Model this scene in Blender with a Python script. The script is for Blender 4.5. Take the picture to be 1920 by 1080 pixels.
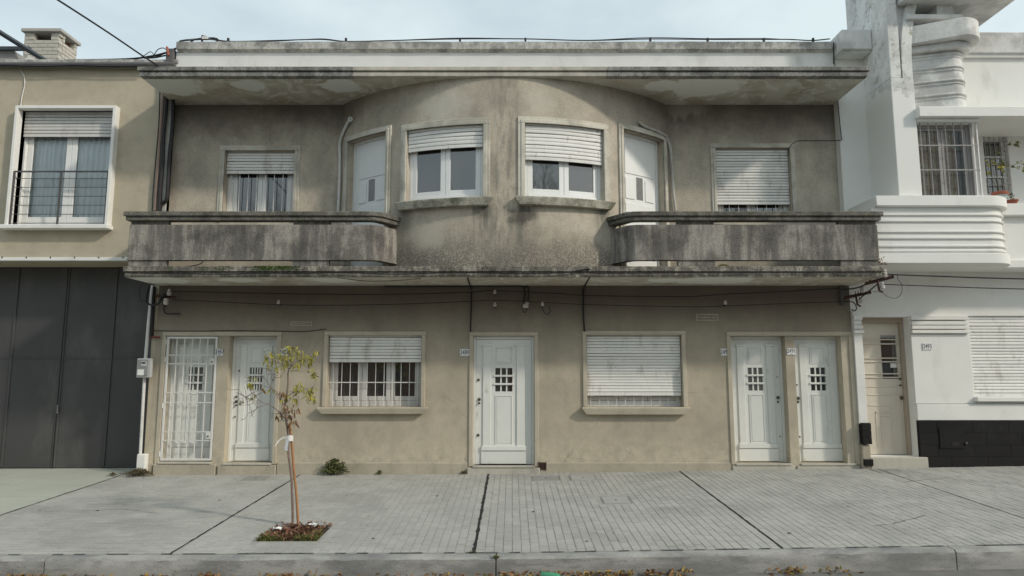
import bpy, bmesh, math, random
from math import sin, cos, tan, atan, asin, sqrt, pi, radians
from mathutils import Vector
rnd = random.Random(11)
SC = bpy.context.scene
COL = SC.collection
for o in list(bpy.data.objects): bpy.data.objects.remove(o)

# ------------------------------------------------------------ camera
F = 1280.0; PITCH = atan(160 / 1280); CAMH = 1.70; DIST = 12.0
cam = bpy.data.cameras.new('camera'); camo = bpy.data.objects.new('camera', cam); COL.objects.link(camo)
cam.lens = 24.0; cam.sensor_width = 36.0; cam.clip_end = 3000; cam.clip_start = 0.1
camo.location = (0, -DIST, CAMH); camo.rotation_euler = (pi / 2 + PITCH, 0, 0)
SC.camera = camo
# ------------------------------------------------------------ sky and sun
SUN_EL, SUN_AZ = radians(33), radians(61)          # azimuth measured from the facade's normal towards +X
sd = Vector((sin(SUN_AZ) * cos(SUN_EL), -cos(SUN_AZ) * cos(SUN_EL), sin(SUN_EL)))
w = bpy.data.worlds.new('World'); SC.world = w; w.use_nodes = True
wn = w.node_tree; wn.nodes.clear()
sky = wn.nodes.new('ShaderNodeTexSky'); sky.sky_type = 'NISHITA'; sky.sun_disc = False
sky.sun_elevation = SUN_EL; sky.sun_rotation = math.atan2(sd.x, sd.y)
sky.air_density = 1.0; sky.dust_density = 2.5; sky.ozone_density = 1.0
tc = wn.nodes.new('ShaderNodeTexCoord')
mp = wn.nodes.new('ShaderNodeMapping'); mp.inputs['Scale'].default_value = (1.0, 1.0, 2.2)
wn.links.new(tc.outputs['Generated'], mp.inputs[0])
cn = wn.nodes.new('ShaderNodeTexNoise'); cn.inputs['Scale'].default_value = 1.6; cn.inputs['Detail'].default_value = 6; cn.inputs['Roughness'].default_value = .55
wn.links.new(mp.outputs[0], cn.inputs['Vector'])
cr = wn.nodes.new('ShaderNodeValToRGB')
cr.color_ramp.elements[0].position = .30; cr.color_ramp.elements[0].color = (.45, .45, .45, 1)
cr.color_ramp.elements[1].position = .62; cr.color_ramp.elements[1].color = (.95, .95, .95, 1)
wn.links.new(cn.outputs['Fac'], cr.inputs[0])
cm = wn.nodes.new('ShaderNodeMix'); cm.data_type = 'RGBA'
wn.links.new(cr.outputs[0], cm.inputs[0]); wn.links.new(sky.outputs[0], cm.inputs[6])
cm.inputs[7].default_value = (5.6, 6.5, 6.7, 1)
bg = wn.nodes.new('ShaderNodeBackground'); bg.inputs['Strength'].default_value = .1
wo = wn.nodes.new('ShaderNodeOutputWorld')
wn.links.new(cm.outputs[2], bg.inputs[0]); wn.links.new(bg.outputs[0], wo.inputs[0])
sl = bpy.data.lights.new('sun', 'SUN'); sl.energy = 1.6; sl.angle = radians(3.6); sl.color = (1.0, .92, .80)
so = bpy.data.objects.new('sun', sl); COL.objects.link(so); so.rotation_euler = sd.to_track_quat('Z', 'Y').to_euler(); so.location = (10, -10, 15)
SC.view_settings.view_transform = 'Standard'; SC.view_settings.look = 'None'
SC.view_settings.exposure = 0.44; SC.view_settings.gamma = 1.0; SC.view_settings.use_curve_mapping = False
SC.render.engine = 'CYCLES'

# ------------------------------------------------------------ pixel -> place (photo pixels, 1920 x 1080)
FW = Vector((0, cos(PITCH), sin(PITCH))); UP = Vector((0, -sin(PITCH), cos(PITCH))); CP = Vector((0, -DIST, CAMH))
GX, GY = .010, .04                                  # fall of the pavement (steeper on the right)
GP, GN = .015, .004
def ray(px, py): return FW + Vector(((px - 960) / F, 0, 0)) + UP * ((540 - py) / F)
def W(px, py, Y=0.0):
    d = ray(px, py); return CP + d * ((Y + DIST) / d.y)
def WX(px, py, Y=0.0): return W(px, py, Y).x
def WZ(py, Y=0.0): return W(960, py, Y).z
def gz(x, y): return (GP if x > 0 else GN) * x + GY * y
def G(px, py):
    d = ray(px, py); s = GP if d.x > 0 else GN; return CP + d * ((GY * CP.y - CP.z) / (d.z - s * d.x - GY * d.y))
CX = -.14; XL, XR = -6.25, 5.97
UY = .16                                             # the flat upper walls stand a little behind the lower wall
HC, BF = 3.0, -1.05; SAG = UY - BF
BR = (HC * HC + SAG * SAG) / (2 * SAG); YC = BF + BR
def BOW(px, py):
    d = ray(px, py); ox, oy = CP.x - CX, CP.y - YC
    a = d.x * d.x + d.y * d.y; b = 2 * (ox * d.x + oy * d.y); c = ox * ox + oy * oy - BR * BR
    t = (-b - sqrt(b * b - 4 * a * c)) / (2 * a); p = CP + d * t
    return BR * math.atan2(p.x - CX, YC - p.y), p.z
def flat(s, z, d): return (s, -d, z)
def flatu(s, z, d): return (s, UY - d, z)
def bow(s, z, d):
    a = s / BR; return (CX + (BR + d) * sin(a), YC - (BR + d) * cos(a), z)

# ------------------------------------------------------------ mesh building
class MB:
    def __init__(s): s.v = []; s.f = []
    def add(s, vs, fs):
        k = len(s.v); s.v += [tuple(v) for v in vs]; s.f += [tuple(i + k for i in f) for f in fs]; return s
    def box(s, x0, x1, y0, y1, z0, z1):
        return s.add([(x0,y0,z0),(x1,y0,z0),(x1,y1,z0),(x0,y1,z0),(x0,y0,z1),(x1,y0,z1),(x1,y1,z1),(x0,y1,z1)],
                     [(0,3,2,1),(4,5,6,7),(0,1,5,4),(1,2,6,5),(2,3,7,6),(3,0,4,7)])
    def mex(s, P, prof, s0, s1, n=1, e0=0, e1=0):     # extrude a (z, d) profile along s; e0/e1: end mitre per unit of d
        m = len(prof); vs = []
        for i in range(n + 1):
            t = i / n
            for (z, d) in prof: vs.append(P((s0 - e0 * d) * (1 - t) + (s1 + e1 * d) * t, z, d))
        fs = [tuple(range(m))[::-1], tuple(n * m + j for j in range(m))]
        for i in range(n):
            for j in range(m): a, b = i * m + j, i * m + (j + 1) % m; fs.append((a, b, b + m, a + m))
        return s.add(vs, fs)
    def mbox(s, P, s0, s1, z0, z1, d0, d1, n=1): return s.mex(P, [(z0, d0), (z0, d1), (z1, d1), (z1, d0)], s0, s1, n)
    def prism(s, poly, z0, z1):
        m = len(poly); vs = [(x, y, z0) for x, y in poly] + [(x, y, z1) for x, y in poly]
        fs = [tuple(range(m))[::-1], tuple(range(m, 2 * m))] + [(i, (i + 1) % m, m + (i + 1) % m, m + i) for i in range(m)]
        return s.add(vs, fs)
    def prismy(s, poly, y0, y1):                     # polygon in (x, z)
        m = len(poly); vs = [(x, y0, z) for x, z in poly] + [(x, y1, z) for x, z in poly]
        fs = [tuple(range(m)), tuple(range(m, 2 * m))[::-1]] + [(i, (i + 1) % m, m + (i + 1) % m, m + i) for i in range(m)]
        return s.add(vs, fs)
    def tube(s, pts, r, n=6, r1=None, cap=True):
        pts = [Vector(p) for p in pts]; m = len(pts); r1 = r if r1 is None else r1; vs = []; last = None
        for i, p in enumerate(pts):
            t = (pts[min(i + 1, m - 1)] - pts[max(i - 1, 0)]).normalized()
            if last is None:
                u = t.cross(Vector((0, 0, 1)) if abs(t.z) < .9 else Vector((1, 0, 0))).normalized()
            else: u = (last - t * last.dot(t)).normalized()
            last = u; v = t.cross(u); rr = r + (r1 - r) * i / max(1, m - 1)
            for k in range(n):
                a = 2 * pi * k / n; vs.append(p + (u * cos(a) + v * sin(a)) * rr)
        fs = []
        for i in range(m - 1):
            for k in range(n): a, b = i * n + k, i * n + (k + 1) % n; fs.append((a, b, b + n, a + n))
        if cap: fs += [tuple(range(n))[::-1], tuple((m - 1) * n + k for k in range(n))]
        return s.add(vs, fs)
    def lathe(s, prof, c, n=16):                     # (r, z) profile
        m = len(prof); vs = []; fs = []
        for k in range(n):
            a = 2 * pi * k / n
            for r, z in prof: vs.append((c[0] + r * cos(a), c[1] + r * sin(a), c[2] + z))
        for k in range(n):
            for j in range(m - 1):
                a, b = k * m + j, ((k + 1) % n) * m + j; fs.append((a, b, b + 1, a + 1))
        return s.add(vs, fs)
    def lathey(s, prof, c, n=12):                    # (r, -y) profile: knobs on a wall
        m = len(prof); vs = []; fs = []
        for k in range(n):
            a = 2 * pi * k / n
            for r, y in prof: vs.append((c[0] + r * cos(a), c[1] - y, c[2] + r * sin(a)))
        for k in range(n):
            for j in range(m - 1):
                a, b = k * m + j, ((k + 1) % n) * m + j; fs.append((a, b, b + 1, a + 1))
        return s.add(vs, fs)
    def build(s, name, mat, parent=None, smooth=False, bevel=0, seg=1, weld=False):
        xs, ys, zs = zip(*s.v)
        c = Vector(((min(xs) + max(xs)) / 2, (min(ys) + max(ys)) / 2, min(zs)))
        me = bpy.data.meshes.new(name)
        me.from_pydata([(x - c.x, y - c.y, z - c.z) for x, y, z in s.v], [], s.f)
        bm = bmesh.new(); bm.from_mesh(me)
        if weld: bmesh.ops.remove_doubles(bm, verts=bm.verts, dist=1e-4)
        bmesh.ops.recalc_face_normals(bm, faces=bm.faces); bm.to_mesh(me); bm.free()
        me.materials.append(M[mat] if isinstance(mat, str) else mat)
        if smooth:
            me.polygons.foreach_set('use_smooth', [True] * len(me.polygons)); me.set_sharp_from_angle(angle=radians(38))
        o = bpy.data.objects.new(name, me); COL.objects.link(o)
        o.location = c - wloc(parent); o.parent = parent
        if bevel:
            b = o.modifiers.new('bevel', 'BEVEL'); b.width = bevel; b.segments = seg; b.limit_method = 'ANGLE'; b.angle_limit = radians(40)
        return o
def wloc(o):
    v = Vector((0, 0, 0))
    while o is not None: v += o.location; o = o.parent
    return v
def copy_at(o, dx=0, dy=0, dz=0, parent=None):
    c = o.copy(); COL.objects.link(c); c.location = o.location + Vector((dx, dy, dz))
    if parent is not None: c.parent = parent
    return c
def thing(name, label, cat, loc=(0, 0, 0), group=None):
    o = bpy.data.objects.new(name, None); COL.objects.link(o); o.location = loc; o.empty_display_size = .2
    return tag(o, label, cat, group)
def tag(o, label, cat, group=None):
    o['label'] = label; o['category'] = cat
    if group: o['group'] = group
    return o
def kind(o, k): o['kind'] = k; return o
def offset(path, d):                                  # offset of an open polyline to its left
    out = []; n = len(path)
    for i in range(n):
        ns = []
        for a, b in ((i - 1, i), (i, i + 1)):
            if a >= 0 and b < n:
                dx, dy = path[b][0] - path[a][0], path[b][1] - path[a][1]; l = sqrt(dx * dx + dy * dy); ns.append((-dy / l, dx / l))
        nx = sum(q[0] for q in ns); ny = sum(q[1] for q in ns); l = nx * nx + ny * ny
        k = 2.0 / l if len(ns) == 2 else 1.0
        out.append((path[i][0] + nx * d * k, path[i][1] + ny * d * k))
    return out
def band(path, a, b, z0, z1, mb=None):
    mb = mb or MB(); return mb.prism(offset(path, a) + offset(path, b)[::-1], z0, z1)

# ------------------------------------------------------------ materials
M = {}
class NT:
    def __init__(s, name):
        s.m = bpy.data.materials.new(name); s.m.use_nodes = True; s.t = s.m.node_tree; s.t.nodes.clear(); M[name] = s.m
        s.g = s.t.nodes.new('ShaderNodeNewGeometry'); s.pos = s.g.outputs['Position']; s.island = s.g.outputs['Random Per Island']
    def N(s, ty): return s.t.nodes.new(ty)
    def L(s, a, i):
        if isinstance(a, (int, float)): i.default_value = a
        elif isinstance(a, tuple): i.default_value = a if len(a) == len(i.default_value) else (*a, 1)
        else: s.t.links.new(a, i)
    def op(s, o, a, b=0.0, c=0.0, clamp=False):
        n = s.N('ShaderNodeMath'); n.operation = o; n.use_clamp = clamp
        s.L(a, n.inputs[0]); s.L(b, n.inputs[1]); s.L(c, n.inputs[2]); return n.outputs[0]
    def sc(s, k, off=(0, 0, 0), v=None):
        n = s.N('ShaderNodeMapping'); s.L(v or s.pos, n.inputs[0]); n.inputs['Scale'].default_value = k; n.inputs['Location'].default_value = off; return n.outputs[0]
    def noise(s, scale, detail=3, rough=.55, v=None, dist=0.0):
        n = s.N('ShaderNodeTexNoise'); s.L(v or s.pos, n.inputs['Vector']); n.inputs['Scale'].default_value = scale
        n.inputs['Detail'].default_value = detail; n.inputs['Roughness'].default_value = rough; n.inputs['Distortion'].default_value = dist; return n.outputs['Fac']
    def ramp(s, f, lo, hi, a=0.0, b=1.0):
        n = s.N('ShaderNodeMapRange'); n.interpolation_type = 'SMOOTHSTEP'; s.L(f, n.inputs[0])
        for i, q in enumerate((lo, hi, a, b)): n.inputs[i + 1].default_value = q
        return n.outputs[0]
    def mix(s, f, a, b, mode='MIX'):
        n = s.N('ShaderNodeMix'); n.data_type = 'RGBA'; n.blend_type = mode; s.L(f, n.inputs[0]); s.L(a, n.inputs[6]); s.L(b, n.inputs[7]); return n.outputs[2]
    def xyz(s):
        n = s.N('ShaderNodeSeparateXYZ'); s.L(s.pos, n.inputs[0]); return n.outputs
    def objrand(s): return s.N('ShaderNodeObjectInfo').outputs['Random']
    def out(s, col, rough=.85, bump=None, bs=.3, bd=.01, metal=0.0, spec=.3, **kw):
        p = s.N('ShaderNodeBsdfPrincipled'); s.L(col, p.inputs['Base Color']); s.L(rough, p.inputs['Roughness']); s.L(metal, p.inputs['Metallic'])
        p.inputs['Specular IOR Level'].default_value = spec
        for k, q in kw.items(): s.L(q, p.inputs[k.replace('_', ' ')])
        if bump is not None:
            b = s.N('ShaderNodeBump'); b.inputs['Strength'].default_value = bs; b.inputs['Distance'].default_value = bd
            s.L(bump, b.inputs['Height']); s.t.links.new(b.outputs[0], p.inputs['Normal'])
        o = s.N('ShaderNodeOutputMaterial'); s.t.links.new(p.outputs[0], o.inputs[0]); return s.m
def plain(name, col, rough=.6, var=.12, scale=9.0, dirt=None, dscale=2.5, dlo=.5, dhi=.75, metal=0.0, bs=.12, spec=.3, fine=140, rnd_obj=0.0):
    t = NT(name); n = t.noise(scale, 5); c2 = tuple(q * (1 - 2 * var) for q in col)
    c = t.mix(n, tuple(min(1, q * (1 + var)) for q in col), c2)
    if dirt:
        d = t.ramp(t.noise(dscale, 6, .65, t.sc((1, 1, .45))), dlo, dhi); c = t.mix(d, c, dirt)
    if rnd_obj:
        k = t.op('MULTIPLY_ADD', t.objrand(), rnd_obj * 2, 1 - rnd_obj)
        v = t.N('ShaderNodeCombineColor'); [t.L(k, v.inputs[i]) for i in range(3)]; c = t.mix(1.0, c, v.outputs[0], 'MULTIPLY')
    return t.out(c, rough, t.noise(fine, 3), bs, .004, metal, spec)

def stucco(name, light, dark, grime, marks=None, grain=1.0, amount=(.46, .72)):
    t = NT(name); X, Y, Z = t.xyz()
    g = t.noise(48, 4, .75); g2 = t.noise(70, 3, .7, t.sc((1, 1, 1), (5, 9, 3)))
    big = t.noise(.9, 6, .62); mid = t.noise(4.5, 5, .6)
    c = t.mix(t.ramp(big, .35, .68), light, dark)
    c = t.mix(t.op('MULTIPLY', t.ramp(mid, .42, .7), .45), c, tuple(q * .72 for q in light))
    st = t.noise(1.6, 6, .65, t.sc((2.2, 2.2, .8)))
    f = t.op('MULTIPLY', t.ramp(st, amount[0], amount[1]), .30)
    c = t.mix(f, c, grime)
    sp = t.op('MULTIPLY', t.ramp(g, .52, .70), .5 * grain); c = t.mix(sp, c, tuple(q * .45 for q in dark))
    sp2 = t.op('MULTIPLY', t.ramp(g2, .56, .72), .35 * grain); c = t.mix(sp2, c, tuple(min(1, q * 1.5) for q in light))
    if marks: c = marks(t, c, X, Y, Z)
    return t.out(c, .92, t.op('ADD', g, t.op('MULTIPLY', mid, .6)), .55, .006, spec=.15)
def soft(t, v, c, wd): return t.ramp(t.op('ABSOLUTE', t.op('SUBTRACT', v, c)), 0.0, wd, 1.0, 0.0)

EBZ = WZ(143.5, -1.06); SLAB_TOP = WZ(500, -1.06); SLAB_MID = WZ(510, -1.06); SLAB_BOT = WZ(520, -1.06)
def upper_marks(t, c, X, Y, Z):
    wob = t.noise(2.2, 6, .65); fine = t.noise(38, 4, .7)
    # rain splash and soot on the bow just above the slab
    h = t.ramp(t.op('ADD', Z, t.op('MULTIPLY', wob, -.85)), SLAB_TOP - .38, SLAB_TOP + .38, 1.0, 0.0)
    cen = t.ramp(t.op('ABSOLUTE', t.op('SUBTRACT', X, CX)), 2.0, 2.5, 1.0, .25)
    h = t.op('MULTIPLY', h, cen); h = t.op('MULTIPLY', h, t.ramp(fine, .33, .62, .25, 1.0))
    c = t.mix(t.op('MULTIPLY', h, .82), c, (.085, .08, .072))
    # soot and painted shade under the eave on the flat walls
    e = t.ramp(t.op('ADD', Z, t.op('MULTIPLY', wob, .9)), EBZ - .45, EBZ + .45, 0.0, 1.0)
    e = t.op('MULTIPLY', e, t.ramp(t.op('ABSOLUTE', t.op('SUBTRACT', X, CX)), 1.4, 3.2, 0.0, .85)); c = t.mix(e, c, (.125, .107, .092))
    # run-off streak between the two bow windows and below their sills
    s = t.op('MULTIPLY', soft(t, X, CX + .03, .52), t.ramp(t.noise(3.2, 6, .65, t.sc((2.2, 2.2, .55))), .38, .62))
    s = t.op('MULTIPLY', s, t.ramp(Z, SLAB_TOP, SLAB_TOP + 3.2, 1.0, .55))
    c = t.mix(t.op('MULTIPLY', s, .85), c, (.15, .148, .13))
    for px, wd in ((905, .28), (985, .3), (760, .2), (1130, .22)):
        x0, z0 = bow(BOW(px, 380)[0], 0, 0)[0], BOW(px, 385)[1]
        q = t.op('MULTIPLY', soft(t, X, x0, wd), t.ramp(Z, z0 - .95, z0, 0.0, 1.0)); q = t.op('MULTIPLY', q, t.ramp(Z, z0 - .02, z0 + .10, 1.0, 0.0))
        q = t.op('MULTIPLY', q, t.ramp(t.noise(7, 5, .7, t.sc((1, 1, .12))), .40, .56)); c = t.mix(t.op('MULTIPLY', q, .8), c, (.09, .092, .078))
    # dark blots at the inner sill ends, pale repair over the windows
    for px, py, r, col, k in ((978, 405, .30, (.08, .075, .066), .85), (905, 395, .22, (.10, .1, .085), .6), (835, 200, .55, (.62, .59, .52), .55), (1010, 190, .4, (.60, .57, .49), .4), (1150, 440, .45, (.58, .54, .45), .5), (800, 440, .45, (.58, .54, .45), .5)):
        s0, z0 = BOW(px, py); x0 = bow(s0, 0, 0)[0]; dx = t.op('SUBTRACT', X, x0); dz = t.op('MULTIPLY', t.op('SUBTRACT', Z, z0), 1.3)
        rr = t.op('SQRT', t.op('ADD', t.op('MULTIPLY', dx, dx), t.op('MULTIPLY', dz, dz))); rr = t.op('ADD', rr, t.op('MULTIPLY_ADD', t.noise(5, 6, .7), .7 * r * 2, -.7 * r))
        c = t.mix(t.op('MULTIPLY', t.ramp(rr, r * .3, r, 1.0, 0.0), k), c, col)
    # lime drips that ran off the soffit
    xd = WX(1288, 200, UY); dr = t.op('MULTIPLY', t.ramp(t.op('ABSOLUTE', t.op('SUBTRACT', X, xd)), .15, .55, 1.0, 0.0), t.ramp(t.op('ADD', Z, t.op('MULTIPLY', t.noise(4.5, 4, .6, t.sc((1, 1, .05))), .75)), WZ(186, UY) - .02, WZ(186, UY) + .12))
    return t.mix(t.op('MULTIPLY', dr, .75), c, (.40, .37, .31))
def lower_marks(t, c, X, Y, Z):
    wob = t.noise(1.7, 6, .65); fine = t.noise(6.5, 6, .7)
    gl = t.op('MULTIPLY_ADD', X, GX, 0.0); hz = t.op('SUBTRACT', Z, gl)
    # salt bloom and flaked render above the plinth
    h = t.ramp(t.op('ADD', hz, t.op('MULTIPLY', wob, -.9)), -.22, .35, 1.0, 0.0)
    c = t.mix(t.op('MULTIPLY', h, t.ramp(fine, .38, .66, .15, .7)), c, (.60, .535, .40))
    f2 = t.op('MULTIPLY', t.ramp(t.op('ADD', hz, t.op('MULTIPLY', wob, -.55)), .0, .16, 1.0, 0.0), t.ramp(t.noise(7, 6, .7), .55, .66))
    c = t.mix(t.op('MULTIPLY', f2, .8), c, (.36, .33, .28))
    # hairline cracks in the render
    vr = t.N('ShaderNodeTexVoronoi'); vr.feature = 'DISTANCE_TO_EDGE'; vr.inputs['Scale'].default_value = .55; w_ = t.N('ShaderNodeVectorMath'); w_.operation = 'ADD'; t.L(t.pos, w_.inputs[0]); cc = t.N('ShaderNodeCombineXYZ'); nn = t.op('MULTIPLY', t.noise(3.5, 5, .7), .6); [t.L(nn, cc.inputs[i]) for i in range(3)]; t.L(cc.outputs[0], w_.inputs[1]); t.L(w_.outputs[0], vr.inputs['Vector'])
    ck = t.op('MULTIPLY', t.ramp(vr.outputs['Distance'], .0, .006, 1.0, 0.0), t.ramp(t.noise(1.1, 4, .6, t.sc((1, 1, 1), (2, 2, 2))), .5, .6)); c = t.mix(t.op('MULTIPLY', ck, .4), c, (.18, .155, .12))
    # soot and shade under the slab, both put into the wall colour
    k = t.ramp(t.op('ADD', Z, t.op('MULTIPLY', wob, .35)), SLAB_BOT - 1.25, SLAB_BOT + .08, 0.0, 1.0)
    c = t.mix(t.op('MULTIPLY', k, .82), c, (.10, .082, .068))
    return c
ST_L, ST_D = (.51, .452, .350), (.40, .355, .278)
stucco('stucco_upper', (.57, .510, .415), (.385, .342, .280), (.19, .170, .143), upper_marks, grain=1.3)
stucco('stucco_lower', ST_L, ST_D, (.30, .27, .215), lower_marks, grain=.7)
stucco('stucco_trim', (.54, .485, .385), (.46, .412, .325), (.27, .245, .20), grain=.35, amount=(.5, .75))
stucco('plinth_cement', (.49, .44, .35), (.39, .352, .28), (.22, .205, .17), grain=.9)
stucco('stucco_tan', (.50, .442, .338), (.445, .392, .30), (.34, .30, .23), grain=.45, amount=(.52, .8))

def grimy(name, light, mid, dark, moss=0.0, stretch=.35, lo=.36, hi=.66, scl=1.0, speck=.75):
    t = NT(name)
    st = t.noise(1.5 * scl, 7, .7, t.sc((2.4, 2.4, 2.4 * stretch))); bl = t.noise(1.1 * scl, 5, .6, t.sc((1, 1, 1), (7, 3, 1))); g = t.noise(55, 3, .75); g3 = t.noise(36, 5, .75)
    c = t.mix(t.ramp(st, lo, hi), light, mid)
    c = t.mix(t.op('MULTIPLY', t.ramp(bl, .46, .62), .6), c, dark)
    c = t.mix(t.op('MULTIPLY', t.ramp(g3, .47, .64), speck), c, dark)
    c = t.mix(t.op('MULTIPLY', t.ramp(g, .55, .7), .5), c, light)
    if moss:
        c = t.mix(t.op('MULTIPLY', t.ramp(t.noise(3.5, 5), .56, .68), moss), c, (.07, .085, .035))
    return t.out(c, .95, t.op('ADD', g, g3), .6, .006, spec=.12)
grimy('balcony_concrete', (.37, .345, .305), (.165, .154, .14), (.065, .061, .057), stretch=.16, lo=.38, hi=.60, scl=1.5, speck=.5)
grimy('coping_concrete', (.23, .215, .185), (.13, .122, .108), (.05, .048, .043), moss=.35, stretch=.7, scl=2.2)
grimy('slab_edge_concrete', (.42, .39, .33), (.17, .158, .138), (.045, .042, .038), moss=.45, stretch=.55, scl=2.6, lo=.34, hi=.56)
grimy('fascia_dark', (.38, .368, .34), (.20, .193, .182), (.07, .068, .065), stretch=.5, scl=2.6)
grimy('fascia_pale', (.58, .545, .47), (.47, .44, .38), (.31, .29, .25), stretch=.5, scl=2.0, speck=.3)
grimy('parapet_coping', (.56, .545, .515), (.36, .35, .33), (.13, .127, .12), stretch=.45, scl=2.8, speck=.5)
grimy('sill_grimy', (.50, .475, .40), (.31, .29, .24), (.085, .085, .06), moss=.6, stretch=.6, scl=2.4, speck=.45)
grimy('trim_grimy', (.66, .625, .54), (.57, .54, .46), (.31, .295, .25), stretch=.25, scl=1.6, speck=.25)
grimy('old_white_concrete', (.76, .755, .73), (.66, .655, .635), (.36, .355, .345), stretch=.6, scl=1.5, speck=.22)
t = NT('soffit_paint')
a = t.noise(1.1, 6, .62, dist=.8); b = t.noise(2.3, 6, .7, t.sc((1, 1, 1), (3, 8, 2)), dist=1.5); g = t.noise(60, 3)
c = t.mix(t.ramp(a, .40, .62), (.58, .56, .485), (.44, .39, .31)); c = t.mix(t.op('MULTIPLY', t.ramp(b, .53, .58), .6), c, (.72, .73, .68))
X, Y, Z = t.xyz(); c = t.mix(t.op('MULTIPLY', t.ramp(t.noise(3.1, 6, .7), .58, .72), .45), c, (.32, .275, .215))
for (px, py, r) in ((1320, 152, .75), (330, 155, .6), (470, 150, .35), (1240, 165, .4), (640, 160, .4)):
    q = W(px, py, -.62); dx = t.op('MULTIPLY', t.op('SUBTRACT', X, q.x), .75); dy = t.op('SUBTRACT', Y, -.68); rr = t.op('SQRT', t.op('ADD', t.op('MULTIPLY', dx, dx), t.op('MULTIPLY', dy, dy))); rr = t.op('ADD', rr, t.op('MULTIPLY_ADD', t.noise(2.4, 6, .7), r * 1.2, -.6 * r))
    c = t.mix(t.op('MULTIPLY', t.ramp(rr, r * .55, r * .72, 1.0, 0.0), .95), c, (.76, .77, .72))
t.out(c, .9, g, .3, .004, spec=.15)
t = NT('pylon_paint'); X, Y, Z = t.xyz(); zz = t.op('ADD', Z, t.op('MULTIPLY_ADD', t.noise(2.6, 6, .7), .9, -.45)); zz = t.op('ADD', zz, t.op('MULTIPLY', Y, -.25))
old = t.mix(t.ramp(t.noise(2.2, 6, .7), .38, .62), (.76, .755, .735), (.60, .595, .575)); old = t.mix(t.op('MULTIPLY', t.ramp(t.noise(5, 6, .75), .52, .66), .7), old, (.34, .33, .31)); old = t.mix(t.op('MULTIPLY', t.ramp(t.noise(3.3, 6, .7, t.sc((1, 1, 1), (4, 4, 4))), .6, .64), .85), old, (.40, .375, .31))
t.out(t.mix(t.ramp(zz, WZ(146, -.85) - .02, WZ(146, -.85) + .03), (.80, .792, .757), old), .8, t.noise(40, 4), .25, .005, spec=.2)
plain('parapet_white', (.70, .695, .68), .85, .07, 3.0, dirt=(.50, .49, .46), dscale=1.6, dlo=.52, dhi=.8, bs=.2)
plain('door_white', (.76, .768, .73), .45, .05, 4.0, dirt=(.52, .51, .46), dscale=6, dlo=.58, dhi=.74, spec=.4, rnd_obj=.03)
plain('door_white_pure', (.82, .83, .82), .4, .03, 4.0, spec=.4)
plain('window_white', (.80, .80, .78), .4, .04, 5.0, dirt=(.60, .59, .55), dscale=6, dlo=.55, dhi=.8, spec=.4)
plain('shutter_white', (.83, .82, .785), .5, .06, 5.0, dirt=(.52, .49, .44), dscale=5, dlo=.5, dhi=.75, spec=.35, rnd_obj=.07)
plain('shutter_grey', (.60, .585, .56), .5, .06, 5.0, dirt=(.45, .43, .40), dscale=5, dlo=.5, dhi=.75, spec=.35, rnd_obj=.07)
plain('wood_shutter', (.78, .765, .735), .6, .08, 8.0, dirt=(.42, .39, .36), dscale=9, dlo=.58, dhi=.72, rnd_obj=.06)
plain('white_paint_wall', (.80, .792, .757), .7, .04, 2.0, dirt=(.58, .57, .54), dscale=2.2, dlo=.52, dhi=.85, bs=.25)
plain('bar_white', (.72, .71, .68), .45, .06, 12.0, dirt=(.42, .30, .22), dscale=14, dlo=.62, dhi=.75, spec=.4)
plain('bar_grey', (.34, .325, .315), .5, .1, 14.0, dirt=(.30, .2, .15), dscale=14, dlo=.6, dhi=.72)
plain('garage_metal', (.075, .073, .074), .5, .12, 1.6, dirt=(.115, .11, .105), dscale=1.3, dlo=.48, dhi=.75, spec=.4, bs=.08)
plain('rail_metal', (.085, .083, .085), .45, .1, 8, spec=.4)
plain('black_plastic', (.018, .017, .018), .5, .2, 12, spec=.35)
plain('grey_cable', (.10, .10, .105), .6, .2, 12)
plain('conduit_white', (.68, .67, .65), .55, .08, 10, dirt=(.45, .43, .39), dscale=6)
plain('conduit_drain', (.52, .51, .47), .6, .1, 14, dirt=(.33, .31, .27), dscale=8)
plain('pipe_tan', (.30, .22, .18), .7, .2, 10)
plain('rust', (.085, .042, .032), .85, .35, 30)
plain('red_pipe', (.20, .045, .035), .6, .2, 20)
plain('ceramic', (.62, .58, .54), .3, .1, 20, dirt=(.32, .27, .23), dscale=20, dlo=.45, dhi=.7, spec=.5)
plain('meter_box', (.47, .47, .47), .35, .05, 10, spec=.5)
plain('meter_front', (.27, .275, .28), .15, .05, 10, spec=.6)
plain('paper_white', (.80, .80, .78), .7, .04, 10)
plain('enamel_plate', (.74, .74, .75), .3, .04, 30, dirt=(.45, .40, .36), dscale=30, dlo=.62, dhi=.72, spec=.5)
plain('enamel_black', (.02, .02, .025), .4, .1, 30)
plain('brass_dark', (.16, .145, .12), .4, .25, 40, metal=.7)
plain('beige_door', (.66, .60, .505), .5, .05, 3, dirt=(.50, .43, .33), dscale=2, dlo=.5, dhi=.8, spec=.35)
plain('beige_frame', (.42, .355, .28), .6, .08, 5)
plain('black_tile', (.014, .0135, .014), .6, .25, 3, dirt=(.030, .029, .028), dscale=5, dlo=.55, dhi=.8, spec=.2, bs=.2, rnd_obj=.15)
plain('tile_mortar', (.016, .0155, .016), .9, .2, 20)
plain('bare_mortar', (.44, .39, .31), .95, .2, 9, bs=.6, fine=60)
plain('cement_step', (.50, .48, .41), .9, .1, 3, dirt=(.33, .31, .27), dscale=4, bs=.3)
plain('zinc_grey', (.33, .33, .33), .5, .1, 4, metal=.3)
plain('zinc_dark', (.12, .115, .115), .6, .15, 5)
plain('roof_cement', (.33, .32, .30), .9, .1, 3)
plain('chimney_mortar', (.36, .345, .30), .95, .15, 15, bs=.4)
plain('chimney_cap', (.42, .41, .38), .9, .12, 6)
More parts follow.
